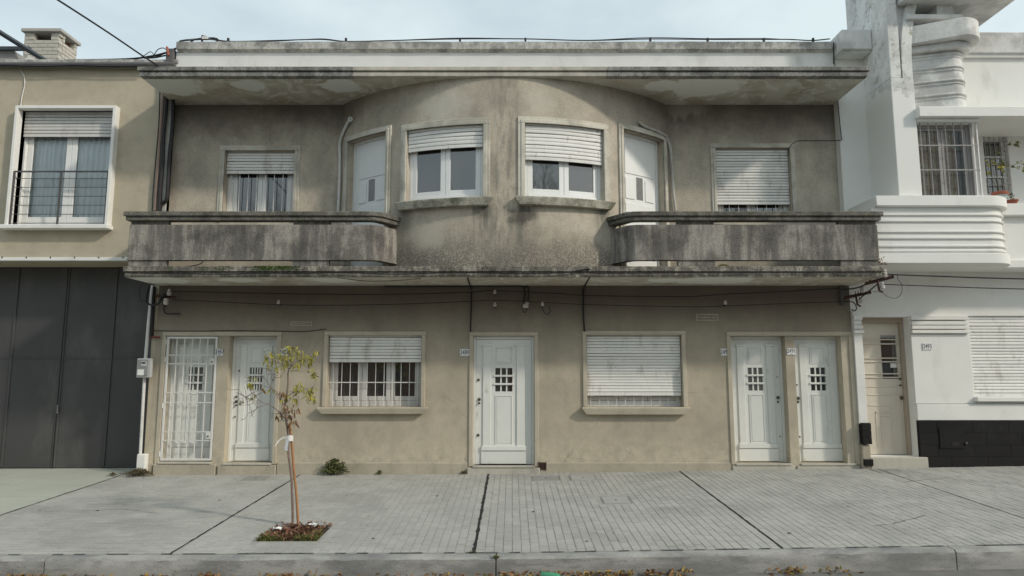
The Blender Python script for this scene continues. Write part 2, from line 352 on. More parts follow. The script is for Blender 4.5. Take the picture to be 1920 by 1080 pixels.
plain('brick_red', (.38, .17, .11), .9, .2, 20, bs=.3, rnd_obj=.15)
t = NT('brick_whitewashed'); n = t.noise(14, 6, .7); c = t.mix(t.ramp(n, .62, .76), (.50, .475, .42), (.40, .31, .25))
c = t.mix(t.op('MULTIPLY', t.objrand(), .35), c, (.39, .375, .33)); t.out(c, .95, t.noise(70, 4), .6, .006, spec=.1)
# glass: dark room behind a reflecting pane
t = NT('dark_glass'); n = t.noise(.8, 2)
t.out(t.mix(n, (.03, .03, .03), (.055, .055, .054)), .03, t.noise(1.7, 1), .02, .01, spec=1.0, IOR=1.75)
t = NT('dim_glass'); t.out(t.mix(t.noise(14, 4), (.16, .16, .155), (.24, .24, .23)), .25, spec=.5)
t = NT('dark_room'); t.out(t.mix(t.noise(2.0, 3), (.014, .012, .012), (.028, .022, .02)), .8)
def clearglass(name, tint, refl):
    m = bpy.data.materials.new(name); m.use_nodes = True; tr = m.node_tree; tr.nodes.clear(); M[name] = m
    a = tr.nodes.new('ShaderNodeBsdfTransparent'); a.inputs[0].default_value = (*tint, 1)
    b = tr.nodes.new('ShaderNodeBsdfGlossy'); b.inputs['Roughness'].default_value = .03
    f = tr.nodes.new('ShaderNodeFresnel'); f.inputs[0].default_value = refl
    nn = tr.nodes.new('ShaderNodeTexNoise'); nn.inputs['Scale'].default_value = .9; bb = tr.nodes.new('ShaderNodeBump'); bb.inputs['Strength'].default_value = .02
    tr.links.new(nn.outputs[0], bb.inputs['Height']); tr.links.new(bb.outputs[0], b.inputs['Normal'])
    x = tr.nodes.new('ShaderNodeMixShader'); o = tr.nodes.new('ShaderNodeOutputMaterial')
    tr.links.new(f.outputs[0], x.inputs[0]); tr.links.new(a.outputs[0], x.inputs[1]); tr.links.new(b.outputs[0], x.inputs[2]); tr.links.new(x.outputs[0], o.inputs[0])
clearglass('clear_glass', (.97, .98, .98), 1.35)
plain('curtain_pale', (.84, .88, .89), .9, .06, 4)
t = NT('curtain_floral'); n = t.noise(9, 5, .7); n2 = t.noise(4, 4)
c = t.mix(t.ramp(n, .42, .62), (.52, .44, .29), (.27, .20, .13)); c = t.mix(t.op('MULTIPLY', t.ramp(n2, .5, .65), .5), c, (.36, .18, .13)); t.out(c, .95)
# ground
t = NT('paver_concrete'); n = t.noise(1.3, 5, .6); g = t.noise(120, 3, .7); m_ = t.noise(9, 5, .65)
c = t.mix(t.ramp(n, .35, .7), (.425, .42, .392), (.345, .342, .32)); r = t.op('FRACT', t.op('ADD', t.objrand(), t.island))
c = t.mix(t.op('MULTIPLY', t.ramp(r, .5, 1.0), .26), c, (.31, .308, .295)); c = t.mix(t.op('MULTIPLY', t.ramp(r, .42, .0), .22), c, (.48, .47, .435))
c = t.mix(t.op('MULTIPLY', t.ramp(t.noise(.75, 6, .68, t.sc((.7, 1.3, 1))), .52, .70), .5), c, (.255, .25, .235))
c = t.mix(t.op('MULTIPLY', t.ramp(m_, .52, .75), .35), c, (.27, .265, .25)); c = t.mix(t.op('MULTIPLY', t.ramp(g, .56, .7), .3), c, (.2, .2, .19))
t.out(c, .9, t.op('ADD', g, m_), .35, .004, spec=.2)
plain('joint_mortar', (.37, .365, .34), .95, .15, 6, bs=.3)
plain('driveway_concrete', (.43, .445, .385), .92, .08, 1.2, dirt=(.34, .35, .30), dscale=2.0, bs=.25)
plain('bitumen', (.03, .029, .028), .9, .3, 20, bs=.5)
t = NT('kerb_concrete'); X, Y, Z = t.xyz(); n = t.noise(1.2, 6, .65, t.sc((1, 1, 3))); p = t.noise(70, 3, .7); c = t.mix(t.ramp(n, .38, .64), (.39, .385, .365), (.24, .24, .235))
c = t.mix(t.op('MULTIPLY', t.ramp(t.noise(2.6, 6, .7, t.sc((1, 1, 4))), .5, .68), .6), c, (.17, .17, .17)); c = t.mix(t.op('MULTIPLY', t.ramp(p, .6, .68), .7), c, (.08, .08, .08))
t.out(c, .92, t.op('ADD', p, n), .5, .008, spec=.2)
plain('asphalt', (.19, .183, .168), .95, .2, 5, dirt=(.12, .115, .105), dscale=3, bs=.6, fine=90)
plain('earth', (.075, .052, .04), .98, .35, 14, bs=.8, fine=40)
plain('far_ground', (.13, .125, .11), .95, .2, .3)
def leafmat(name, cols, rough=.7, trans=.25):
    t = NT(name); r = t.op('FRACT', t.op('ADD', t.objrand(), t.island)); n = t.N('ShaderNodeValToRGB'); t.L(r, n.inputs[0]); e = n.color_ramp.elements; n.color_ramp.interpolation = 'LINEAR'
    e[0].position = 0; e[0].color = (*cols[0], 1); e[1].position = 1; e[1].color = (*cols[-1], 1)
    for i, q in enumerate(cols[1:-1]): x = e.new((i + 1) / (len(cols) - 1)); x.color = (*q, 1)
    c = t.mix(t.noise(30, 3), n.outputs[0], (.09, .07, .03)); c = t.mix(.7, c, n.outputs[0])
    t.out(c, rough, spec=.3, Subsurface_Weight=0.0, Transmission_Weight=0.0)
leafmat('leaf_green', [(.24, .235, .04), (.40, .36, .06), (.31, .30, .05), (.48, .41, .09)])
leafmat('leaf_brown', [(.17, .075, .04), (.24, .12, .06), (.30, .19, .07), (.13, .065, .045)])
leafmat('leaf_litter', [(.20, .085, .045), (.33, .19, .06), (.38, .28, .06), (.11, .06, .04), (.30, .15, .09), (.22, .20, .06)])
leafmat('leaf_pit', [(.12, .05, .035), (.20, .085, .055), (.07, .04, .03), (.30, .16, .10), (.14, .07, .05)])
leafmat('weed_green', [(.055, .085, .025), (.10, .13, .035), (.14, .14, .05), (.08, .10, .03)])
leafmat('weed_dry', [(.10, .085, .045), (.16, .13, .08), (.13, .12, .05), (.08, .06, .04)])
leafmat('grass_blade', [(.10, .13, .03), (.17, .18, .05), (.14, .15, .04)])
plain('bark', (.27, .20, .165), .95, .25, 22, dirt=(.15, .12, .10), dscale=18, bs=.6, fine=60)
plain('twig', (.25, .215, .195), .95, .2, 22)
plain('stake_wood', (.42, .22, .10), .8, .2, 10)
plain('plastic_film', (.75, .75, .74), .35, .05, 10)
plain('terracotta', (.36, .12, .08), .8, .1, 10)
plain('bowl_blue', (.55, .62, .64), .5, .05, 10)
plain('green_plastic', (.06, .32, .17), .2, .05, 10, spec=.6)
plain('moss', (.055, .095, .012), 1.0, .35, 25, bs=.8, fine=60)
plain('yellow_plastic', (.70, .66, .15), .5, .1, 12)
plain('iron_cover', (.30, .297, .28), .8, .15, 9, bs=.4)
plain('cover_concrete', (.385, .38, .36), .9, .1, 6, bs=.4)
plain('steel_beam', (.055, .065, .075), .5, .1, 8)
# ============================================================ THE GROUND
KY = G(930, 1036).y                                    # back of the kerb
KF = KY - .15                                          # kerb face
def curbz(x): return gz(x, KY)
g = MB().add([(-400, -400, -1.2), (400, -400, -1.2), (400, 500, -1.2), (-400, 500, -1.2)], [(0, 1, 2, 3)]).build('ground', 'far_ground'); kind(g, 'structure')
rz = lambda x: gz(x, KF) - .20
mb = MB(); xs_ = [-60, -20, -8, 0, 8, 20, 60]
for i in range(len(xs_) - 1):
    a, b = xs_[i], xs_[i + 1]
    mb.add([(a, KF - 11, rz(a)), (b, KF - 11, rz(b)), (b, KF + .05, rz(b)), (a, KF + .05, rz(a))], [(0, 1, 2, 3)])
road = kind(mb.build('road', 'asphalt', weld=True), 'structure')
PX0, PX1 = -14.0, 14.0
PTX0, PTX1, PTY0, PTY1 = None, None, None, None
pit = [G(480, 1013), G(590, 1016), G(625, 985), G(522, 985)]
px0 = (pit[0].x + pit[3].x) / 2; px1 = (pit[1].x + pit[2].x) / 2; py0 = (pit[0].y + pit[1].y) / 2; py1 = (pit[2].y + pit[3].y) / 2
# pavement bed, with the tree pit left open
mb = MB()
for (a, b, c, d) in ((PX0, px0, KY, .95), (px1, 0, KY, .3), (0, PX1, KY, .3), (px0, px1, KY, py0), (px0, px1, py1, .3)):
    # (split at x = 0, where the fall changes)
    mb.add([(a, c, gz(a, c) - .005), (b, c, gz(b, c) - .005), (b, d, gz(b, d) - .005), (a, d, gz(a, d) - .005)], [(0, 1, 2, 3)])
pavement = kind(mb.build('pavement', 'joint_mortar'), 'structure')
# expansion joints, all square to the front
def seamx(*pts): return sum(G(*p).x for p in pts) / len(pts)
S_A = seamx((245, 885), (110, 930)); S_B = seamx((540, 905), (330, 1030)); S_C = seamx((918, 890), (885, 1035)); S_D = seamx((1275, 875), (1450, 1030)); S_E = seamx((1690, 890), (1800, 937))
def slab_box(mb, x0, x1, y0, y1, zt, h, tilt=(0, 0), jz=0.0):
    vs = []
    for z in (-h, 0):
        for (x, y) in ((x0, y0), (x1, y0), (x1, y1), (x0, y1)):
            k = 0.0035 if z == 0 else 0
            xx = x + (k if x == x0 else -k); yy = y + (k if y == y0 else -k)
            vs.append((xx, yy, gz(xx, yy) + z + zt + jz + (tilt[0] * (xx - x0) + tilt[1] * (yy - y0) if z == 0 else 0)))
    return mb.add(vs, [(4, 5, 6, 7), (0, 1, 5, 4), (1, 2, 6, 5), (2, 3, 7, 6), (3, 0, 4, 7)])
PV = []
def inpit(x0, x1, y0, y1): return x1 > px0 - .02 and x0 < px1 + .02 and y1 > py0 - .02 and y0 < py1 + .02
covers = [(455, 505, 891, 903, 'iron_cover'), (247, 290, 893, 900, 'cover_concrete'), (1128, 1182, 931, 944, 'cover_concrete'), (997, 1050, 892, 902, 'iron_cover'), (1068, 1118, 891, 900, 'cover_concrete'), (1640, 1685, 879, 887, 'iron_cover'), (930, 985, 936, 944, None)]
CV = []
for (a, b, c, d, m) in covers[:6]:
    q = [G(a, d), G(b, d), G(b, c), G(a, c)]; cxm = sum(v.x for v in q) / 4; cym = sum(v.y for v in q) / 4
    hw = (abs(q[1].x - q[0].x) + abs(q[2].x - q[3].x)) / 4; hd = max(.09, min(.22, abs(q[3].y - q[0].y) / 2))
    CV.append((cxm - hw, cxm + hw, cym - hd, cym + hd, m))
def incover(x0, x1, y0, y1): return any(x1 > c[0] and x0 < c[1] and y1 > c[2] and y0 < c[3] for c in CV)
def field(x0, x1, wx, ly, along):
    n = max(1, round((x1 - x0) / wx)); wx = (x1 - x0) / n
    for i in range(n):
        xa = x0 + i * wx + .0016; xb = xa + wx - .0032; y = KY + .012 - rnd.random() * ly
        while y < -.03:
            l = ly * rnd.choice((1, 1, 1, 1, .5)) if along else ly
            ya, yb = max(y, KY + .012), min(y + l - .004, -.03)
            y += l
            if yb - ya < .02 or incover(xa, xb, ya, yb): continue
            if inpit(xa, xb, ya, yb): continue
            PV.append((xa, xb, ya, yb, rnd.uniform(-.0022, .0022)))
def field_x(x0, x1, wy, lx):                           # courses that run along the street
    n = round((-.03 - KY) / wy)
    for j in range(n):
        ya = KY + .012 + j * (-.042 - KY) / n; yb = ya + (-.042 - KY) / n - .006; x = x0 - rnd.random() * lx
        while x < x1:
            xa, xb = max(x, x0) + .003, min(x + lx, x1) - .003; x += lx
            if xb - xa > .02 and not incover(xa, xb, ya, yb) and not inpit(xa, xb, ya, yb): PV.append((xa, xb, ya, yb, rnd.uniform(-.0022, .0022)))
field_x(S_A + .012, S_B - .012, .095, .19); field(S_B + .012, S_C - .012, .098, .19, True); field(S_C + .012, S_D - .012, .098, .19, True)
field(S_D + .012, S_E - .012, .098, .19, True); field(S_E + .012, 12.5, .098, .19, True)
vis = sorted(PV, key=lambda p: (p[2], abs(p[0])) if abs((p[0]) * 1280 / (p[2] + 12)) < 950 else (9, 0))
cache = {}
for i, (xa, xb, ya, yb, j) in enumerate(vis[:300]):
    key = (round(xb - xa, 3), round(yb - ya, 3))
    if key not in cache:
        o = slab_box(MB(), xa, xb, ya, yb, 0, .02, jz=j).build('paver', 'paver_concrete', pavement); cache[key] = (o, xa, ya, j)
    else:
        p, x_, y_, j_ = cache[key]; copy_at(p, xa - x_, ya - y_, gz(xa, ya) - gz(x_, y_) + j - j_)
mb = MB()
for (xa, xb, ya, yb, j) in vis[300:]: slab_box(mb, xa, xb, ya, yb, 0, .02, jz=j)
kind(mb.build('paver_field', 'paver_concrete', pavement), 'stuff')
# driveway slabs
xg = [S_A - .01, S_A - 1.35, S_A - 2.9, S_A - 4.4, S_A - 7]; ym = [KY + .012, G(50, 931).y, -.35, .85]
for i in range(4):
    for j in range(3):
        slab_box(MB(), xg[i + 1] + .006, xg[i] - .006, ym[j] + .006, ym[j + 1] - .006, .0, .03, jz=rnd.uniform(-.002, .002)).build('concrete_slab', 'driveway_concrete', pavement)
def ragged(x, wd, y0, y1, n=60, name='expansion_joint'):
    l, r = [], []
    for i in range(n + 1):
        y = y0 + (y1 - y0) * i / n; k = wd * (.5 + .6 * rnd.random()); o_ = rnd.uniform(-.005, .005)
        l.append((x - k / 2 + o_, y, gz(x, y) + .003)); r.append((x + k / 2 + o_, y, gz(x, y) + .003))
    return MB().add(l + r, [(i, i + 1, n + 2 + i, n + 1 + i) for i in range(n)]).build(name, 'bitumen', pavement)
ragged(S_A, .024, KY, -.05); ragged(S_B, .03, KY, -.05); ragged(S_C, .046, KY, -.05); ragged(S_D, .032, KY, -.05); ragged(S_E, .026, KY, -.05)
def crack(pts, wd=.006):
    P = [G(*p) for p in pts]; l = []; r = []; Q = []
    for a, b in zip(P, P[1:]):
        for k in range(7): Q.append(a.lerp(b, k / 7) + Vector((rnd.uniform(-.012, .012), rnd.uniform(-.012, .012), 0)))
    n = len(Q) - 1
    for i, p in enumerate(Q):
        k = wd * (.3 + rnd.random()) * (1 if 0 < i < n else .2); z = gz(p.x, p.y) + .0035; l.append((p.x, p.y - k, z)); r.append((p.x, p.y + k, z))
    MB().add(l + r, [(i, i + 1, n + 2 + i, n + 1 + i) for i in range(n)]).build('crack', 'bitumen', pavement)
crack([(1637, 986), (1672, 983), (1700, 975), (1740, 965)]); crack([(1672, 984), (1712, 1003), (1745, 1021)], .004); crack([(1505, 920), (1545, 940)], .004); crack([(150, 958), (230, 955), (330, 966)], .004); crack([(1690, 905), (1760, 897), (1830, 890)], .004); crack([(560, 950), (640, 948)], .003)
for (px_, py_) in ((75, 957), (183, 958), (412, 938), (1300, 955), (1480, 1000), (820, 930), (700, 1010), (1150, 1000), (1100, 1015), (650, 930), (1590, 950), (1000, 960)):
    q = G(px_, py_); n = 9; rr = rnd.uniform(.012, .03)
    MB().add([(q.x + rr * rnd.uniform(.6, 1.3) * cos(2 * pi * i / n), q.y + rr * rnd.uniform(.6, 1.3) * sin(2 * pi * i / n), gz(q.x, q.y) + .004) for i in range(n)], [tuple(range(n))]).build('gum_spot', 'bitumen', pavement)
# kerb stones
kerb = thing('kerb', '', '', (0, KF, gz(0, KF))); del kerb['label']; del kerb['category']; kind(kerb, 'structure')
kx = [-14, WX(84, 1045, KF), WX(930, 1050, KF), WX(1793, 1040, KF), 14]
for i in range(4):
    a, b = kx[i] + .006, kx[i + 1] - .006; vs = []; n = max(2, int((b - a) / .09)); prof = [(.0, -.25), (.0, -.12), (.0, -.024), (.024, 0.0), (.146, .0), (.146, -.25)]
    for k in range(n + 1):
        x = a + (b - a) * k / n
        for (dy, dz) in prof: vs.append((x, KF + dy + (.010 * rnd.random() * (2.2 if rnd.random() < .06 else 1) if dz > -.1 and dy < .1 else 0), gz(x, KF) + dz - (.006 * rnd.random() * (2.5 if rnd.random() < .06 else 1) if dy < .1 else 0)))
    m = len(prof); fs = [tuple(range(m))[::-1], tuple(n * m + q for q in range(m))]
    for k in range(n):
        for q in range(m - 1): c = k * m + q; fs.append((c, c + 1, c + 1 + m, c + m))
    MB().add(vs, fs).build('kerb_stone', 'kerb_concrete', kerb, smooth=True)
mb = MB()                                               # dirt line in the joint between kerb and paving
for k in range(160):
    x = -9 + k * .115
    if rnd.random() < .55: mb.add([(x, KY - .012, gz(x, KY) + .0035), (x + .118, KY - .012, gz(x, KY) + .0035), (x + .118, KY + .004 + .008 * rnd.random(), gz(x, KY) + .0035), (x, KY + .006, gz(x, KY) + .0035)], [(0, 1, 2, 3)])
mb.build('joint_dirt', 'bitumen', pavement)
# tree pit
mb = MB(); n = 14
for i in range(n + 1):
    for j in range(n + 1):
        x = px0 + (px1 - px0) * i / n; y = py0 + (py1 - py0) * j / n; e = min(i, n - i, j, n - j) / (n / 2)
        mb.v.append((x, y, gz(x, y) - .045 + .06 * e ** .6 + rnd.uniform(0, .018)))
mb.f = [(i * (n + 1) + j, (i + 1) * (n + 1) + j, (i + 1) * (n + 1) + j + 1, i * (n + 1) + j + 1) for i in range(n) for j in range(n)]
soil = kind(mb.build('soil', 'earth', smooth=True), 'structure')
mb = MB(); e_ = .025
for (a, b, c, d) in ((px1, px1 + .05, py0, py1), (px0 - .02, px0, py0, py1), (px0 - .02, px1 + .05, py1, py1 + .02), (px0 - .02, px1 + .05, py0 - .02, py0)): slab_box(mb, a, b, c, d, -.001, .09)
mb.build('pit_edging', 'cover_concrete', pavement)
# covers in the pavement
lab = ['dark iron cover in the paving before the door pair with the barred gate', 'small worn grey cover beside the dry weed', 'pale concrete inspection lid set in the paving by itself', 'dark flat cover at the foot of the single middle door', 'faded grey cover lying below the closed ground floor shutter', 'dark iron cover at the step of the beige door']
for (a, b, c, d, m), l in zip(CV, lab):
    t_ = thing('utility_cover', l, 'cover', ((a + b) / 2, (c + d) / 2, gz((a + b) / 2, (c + d) / 2)), 'covers set in the pavement')
    mb = MB()
    for (p, q, r, s_) in ((a, b, c, c + .012), (a, b, d - .012, d), (a, a + .012, c + .012, d - .012), (b - .012, b, c + .012, d - .012)): slab_box(mb, p, q, r, s_, .003, .02)
    mb.build('frame', 'cover_concrete' if m == 'iron_cover' else 'joint_mortar', t_)
    slab_box(MB(), a + .016, b - .016, c + .016, d - .016, .001, .02).build('lid', m, t_)
    MB().lathe([(0, .006), (.012, .006), (.016, .0)], ((a + b) / 2, (c + d) / 2, gz((a + b) / 2, (c + d) / 2)), 8).build('lifting_knob', 'rust', t_)

# ============================================================ THE MIDDLE HOUSE
FY = -1.06
EB, EM, ET = WZ(143.5, FY), WZ(134, FY - .02), WZ(124.5, FY - .05)
PT = WZ(78, -.12); PCB = WZ(97, -.10)
house = thing('apartment_house', 'weathered two storey grey stucco house with bowed upper wall and long balconies', 'house', (CX, 3, 0))
def wall_sheet(P, s0, s1, z0, z1, ops, ds=20.0, dz=20.0):
    S = {s0, s1}; Z = {z0, z1}
    for o in ops: S |= {o[0], o[1]}; Z |= {o[2], o[3]}
    S = sorted(S); Z = sorted(Z)
    def sub(A, d):
        out = []
        for a, b in zip(A, A[1:]):
            n = max(1, math.ceil((b - a) / d)); out += [a + (b - a) * i / n for i in range(n)]
        return out + [A[-1]]
    S = sub(S, ds); Z = sub(Z, dz); mb = MB(); idx = {}
    def V(s, z, d):
        k = (round(s, 5), round(z, 5), round(d, 4))
        if k not in idx: idx[k] = len(mb.v); mb.v.append(P(s, z, d))
        return idx[k]
    for a, b in zip(S, S[1:]):
        for c, d in zip(Z, Z[1:]):
            m, n = (a + b) / 2, (c + d) / 2
            if any(o[0] < m < o[1] and o[2] < n < o[3] for o in ops): continue
            mb.f.append((V(a, c, 0), V(b, c, 0), V(b, d, 0), V(a, d, 0)))
    for o in ops:
        r = -o[4]
        for a, b in zip(S, S[1:]):
            if o[0] - 1e-6 <= a and b <= o[1] + 1e-6:
                for z in (o[2], o[3]): mb.f.append((V(a, z, 0), V(b, z, 0), V(b, z, r), V(a, z, r)))
        for c, d in zip(Z, Z[1:]):
            if o[2] - 1e-6 <= c and d <= o[3] + 1e-6:
                for s in (o[0], o[1]): mb.f.append((V(s, c, 0), V(s, d, 0), V(s, d, r), V(s, c, r)))
    return mb
def X0(a, b=None, y=700): return (WX(a, y) if b is None else (WX(a, y) + WX(b, y)) / 2)
# ---- openings on the ground floor: (s0, s1, z0, z1, reveal)
zt = WZ(630)
def opn(a, b, ztop, zbot, dep, ym=745, Y=0.0): return [WX(a, ym, Y), WX(b, ym, Y), zbot, ztop, dep]
D1 = opn(306, 404, zt, WZ(863, .2), .24); D2 = opn(425, 515, zt, WZ(865, .2), .24)
D3 = opn(887, 1002, zt, WZ(871, .1), .13); D4 = opn(1374, 1477, zt, WZ(866, .2), .24); D5 = opn(1494, 1597, zt, WZ(866, .2), .24)
W1 = opn(614, 790, WZ(629), WZ(763), .26, 690); W2 = opn(1100, 1279, WZ(628), WZ(763), .26, 690)
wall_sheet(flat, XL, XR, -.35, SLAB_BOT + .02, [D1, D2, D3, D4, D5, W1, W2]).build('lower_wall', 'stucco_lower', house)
# ---- upper wall
UW1 = opn(420, 551, WZ(283, UY), WZ(415, UY), .20, 340, UY); UW2 = opn(1343, 1483, WZ(278, UY), WZ(415, UY), .20, 340, UY)
def bop(a, b, yt, yb, dep, ym):
    return [BOW(a, ym)[0], BOW(b, ym)[0], BOW((a + b) / 2, yb)[1], BOW((a + b) / 2, yt)[1], dep]
BW1 = bop(763, 906, 238, 374, .20, 310); BW2 = bop(984, 1131, 236, 373, .20, 310)
BD1 = bop(652, 724, 256, 498, .22, 330); BD2 = bop(1169, 1244, 252, 498, .22, 330)
BD1[2] = BD2[2] = SLAB_TOP + .06; BA = BR * asin(HC / BR)
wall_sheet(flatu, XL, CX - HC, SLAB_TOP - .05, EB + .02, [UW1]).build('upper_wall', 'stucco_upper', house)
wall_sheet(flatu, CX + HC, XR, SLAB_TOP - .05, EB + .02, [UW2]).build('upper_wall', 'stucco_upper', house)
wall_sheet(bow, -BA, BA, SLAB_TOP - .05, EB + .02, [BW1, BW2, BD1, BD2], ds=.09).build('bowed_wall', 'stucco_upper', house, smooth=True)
# ---- body behind the front: side walls, back, roof
mb = MB(); mb.box(XL + .02, XL + .22, .45, 9, -.35, PCB); mb.box(XR - .22, XR - .02, .45, 9, -.35, PCB); mb.box(XL + .22, XR - .22, 8.8, 9, -.35, PCB)
mb.box(XL, XL + .2, .002, .45, -.35, SLAB_BOT); mb.box(XR - .2, XR, .002, .45, -.35, SLAB_BOT); mb.box(XL, XL + .2, UY + .002, .45, SLAB_BOT, EB + .1); mb.box(XR - .2, XR, UY + .002, .45, SLAB_BOT, EB + .1)
mb.build('side_wall', 'stucco_trim', house)
MB().box(XL + .02, XR - .02, -.02, 9, EB + .14, EB + .30).build('roof', 'roof_cement', house)
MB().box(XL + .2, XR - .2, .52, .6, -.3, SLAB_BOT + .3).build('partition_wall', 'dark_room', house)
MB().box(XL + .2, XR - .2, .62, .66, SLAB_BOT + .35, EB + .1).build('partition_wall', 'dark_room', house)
# ---- balcony slab
mb = MB(); mb.box(XL, XR, FY, UY + .1, SLAB_BOT, SLAB_MID - .006); slab = mb.build('balcony_slab', 'soffit_paint', house)
mb = MB(); mb.box(XL - .012, XR + .012, FY - .02, FY - .003, SLAB_BOT - .001, SLAB_MID - .006); mb.box(XL - .03, XR + .03, FY - .045, UY + .05, SLAB_MID + .004, SLAB_TOP); mb.box(XL - .005, XR + .005, FY - .008, FY + .06, SLAB_MID - .008, SLAB_MID + .006)
mb.box(XL - .012, XL - .002, FY - .003, 0, SLAB_BOT - .001, SLAB_MID - .006); mb.box(XR + .002, XR + .012, FY - .003, 0, SLAB_BOT - .001, SLAB_MID - .006)
mb.build('edge_moulding', 'slab_edge_concrete', slab, bevel=.008)
# ---- eave
def eave_seg(x0, x1, mat):
    mb = MB(); mb.box(x0, x1, FY - .05, FY + .12, EM + .006, ET); mb.box(x0, x1, FY - .022, FY + .10, EB - .004, EM - .006); mb.box(x0 + .001, x1 - .001, FY - .008, FY + .08, EM - .007, EM + .007)
    return mb
eave = MB().box(XL + .002, XR - .002, FY + .1, UY + .05, EB, ET - .03).build('eave', 'soffit_paint', house)
xa, xb = WX(662, 132, FY), WX(1137, 132, FY)
for (p, q, m) in ((XL, xa, 'fascia_dark'), (xa + .001, xb, 'fascia_pale'), (xb + .001, XR, 'fascia_dark')): eave_seg(p, q, m).build('fascia', m, eave, bevel=.008)
for (p, q) in ((XL - .03, XL), (XR, XR + .03)):
    MB().box(p, q, FY - .05, UY, EM, ET).build('fascia', 'fascia_dark', eave, bevel=.008)
# ---- roof parapet
par = MB().box(WX(331, 100, -.06), WX(1563, 100, -.06), -.06, .14, EB + .06, PCB).build('roof_parapet', 'parapet_white', house)
pl, pr = WX(331, 90, -.12), WX(1564, 90, -.12)
mb = MB().mex(lambda s, z, d: (s, -d, z), [(PCB, -.18), (PCB, .07), (PCB + .035, .10), (PCB + .04, .135), (PT - .01, .135), (PT, .12), (PT, -.18)], pl, pr, 40)
mb.v = [(x, y + rnd.uniform(-.004, .004), z + rnd.uniform(-.004, .004)) for x, y, z in mb.v]
mb.build('parapet_coping', 'parapet_coping', par)
# ---- balcony parapets
def mirror(path): return [(2 * CX - x, y) for x, y in path][::-1]
xe = WX(700, 450, FY); bx = bow(BOW(744, 450)[0], 0, 0)
pathL = [(XL, UY), (XL, FY), (xe - .14, FY), (xe - .02, FY + .012), (xe + .08, FY + .06), (bx[0] + .02, bx[1] + .03)]
z_p0, z_p1 = WZ(486, FY), WZ(421, FY); z_c0, z_cm, z_c1 = WZ(414, FY), WZ(405, FY - .05), WZ(396.5, FY - .05)
for side in (0, 1):
    path = pathL if side == 0 else mirror(pathL)
    bal = band(path, -.0, .11, z_p0, z_p1).build('balcony_panel', 'balcony_concrete', house, bevel=.012, seg=2)
    band(path, -.008, .12, z_p0 - .014, z_p0 + .012).build('drip_edge', 'balcony_concrete', bal)
    band(path, -.045, .13, z_c0, z_cm - .004).build('coping', 'coping_concrete', bal, bevel=.01, seg=2)
    band(path, -.075, .16, z_cm, z_c1).build('coping', 'coping_concrete', bal, bevel=.012, seg=2)
    band(path, -.03, .16, z_cm - .006, z_cm + .002).build('coping_groove', 'coping_concrete', bal)
    for (a, b) in ((244, 313), (548, 617)):
        p, q = WX(a, 450, FY), WX(b, 450, FY)
        if side: p, q = 2 * CX - q, 2 * CX - p
        if a == 244:
            if side == 0: p = XL + .015
            else: q = XR - .015
        MB().box(p, q, FY + .015, FY + .10, SLAB_TOP - .005, z_p0 - .01).build('pier', 'balcony_concrete', bal)
        MB().box(p, q, FY + .02, FY + .10, z_p1 - .004, z_c0 + .004).build('pier', 'coping_concrete', bal)
    e = path[-1] if side == 0 else path[0]; sg = 1 if side == 0 else -1
    MB().box(min(e[0] - .05 * sg, e[0]), max(e[0] - .05 * sg, e[0]), e[1] + .0, e[1] + .10, SLAB_TOP - .005, z_c0 + .002).build('pier', 'balcony_concrete', bal)

# ---- plinth and steps
def plinth(a, b, y=878):
    x0, x1 = a, b
    MB().add([(x0, -.022, -.4), (x1, -.022, -.4), (x1, .0, -.4), (x0, .0, -.4), (x0, -.022, WZ(868) - .0 + GX * 0), (x1, -.022, WZ(868)), (x1, .0, WZ(868) + .012), (x0, .0, WZ(868) + .012)],
             [(0, 3, 2, 1), (4, 5, 6, 7), (0, 1, 5, 4), (1, 2, 6, 5), (2, 3, 7, 6), (3, 0, 4, 7)]).build('plinth', 'plinth_cement', house, bevel=.006)
plinth(XL, D1[0] - .1); plinth(D2[1] + .09, D3[0] - .09); plinth(D3[1] + .09, D4[0] - .09)
def step(o, name='doorstep', ov=.06, front=.05, m='plinth_cement'):
    b = MB().box(o[0] - ov, o[1] + ov, -front, .30, -.4, o[2] - .035).build(name, m, house, bevel=.01)
    MB().box(o[0] + .002, o[1] - .002, -front - .012, .30, o[2] - .034, o[2]).build('threshold', 'cement_step', b, bevel=.006)
step(D1, ov=.08); step(D2, ov=.08); step(D3, ov=.09, front=.06, m='cement_step'); step(D4, ov=.06, front=.03, m='cement_step'); step(D5, ov=.06, front=.03, m='cement_step')
# pillars between paired doors reach the ground already (lower_wall)

# ---- surrounds
def surround(parent, P, o, wd, proud, mat, n=1, bottom=True, two=0.0):
    zb = o[2] if not bottom else o[2]
    mb = MB()
    for (w0, pr) in ((wd, proud), (wd * .55, proud + two)) if two else ((wd, proud),):
        mb.mbox(P, o[0] - w0, o[0] - .0012, zb, o[3] + .001, -.01, pr)
        mb.mbox(P, o[1] + .0012, o[1] + w0, zb, o[3] + .001, -.01, pr)
        mb.mbox(P, o[0] - w0, o[1] + w0, o[3] + .002, o[3] + w0, -.01, pr, n)
    return mb.build('surround', mat, parent, bevel=.006)
def pair(a, b):
    o = [a[0], b[1], min(a[2], b[2]) - .02, a[3], 0]; return surround(house, flat, o, .075, .022, 'stucco_trim')
pair(D1, D2); pair(D4, D5); surround(house, flat, [D3[0], D3[1], D3[2] - .02, D3[3], 0], .07, .022, 'stucco_trim')

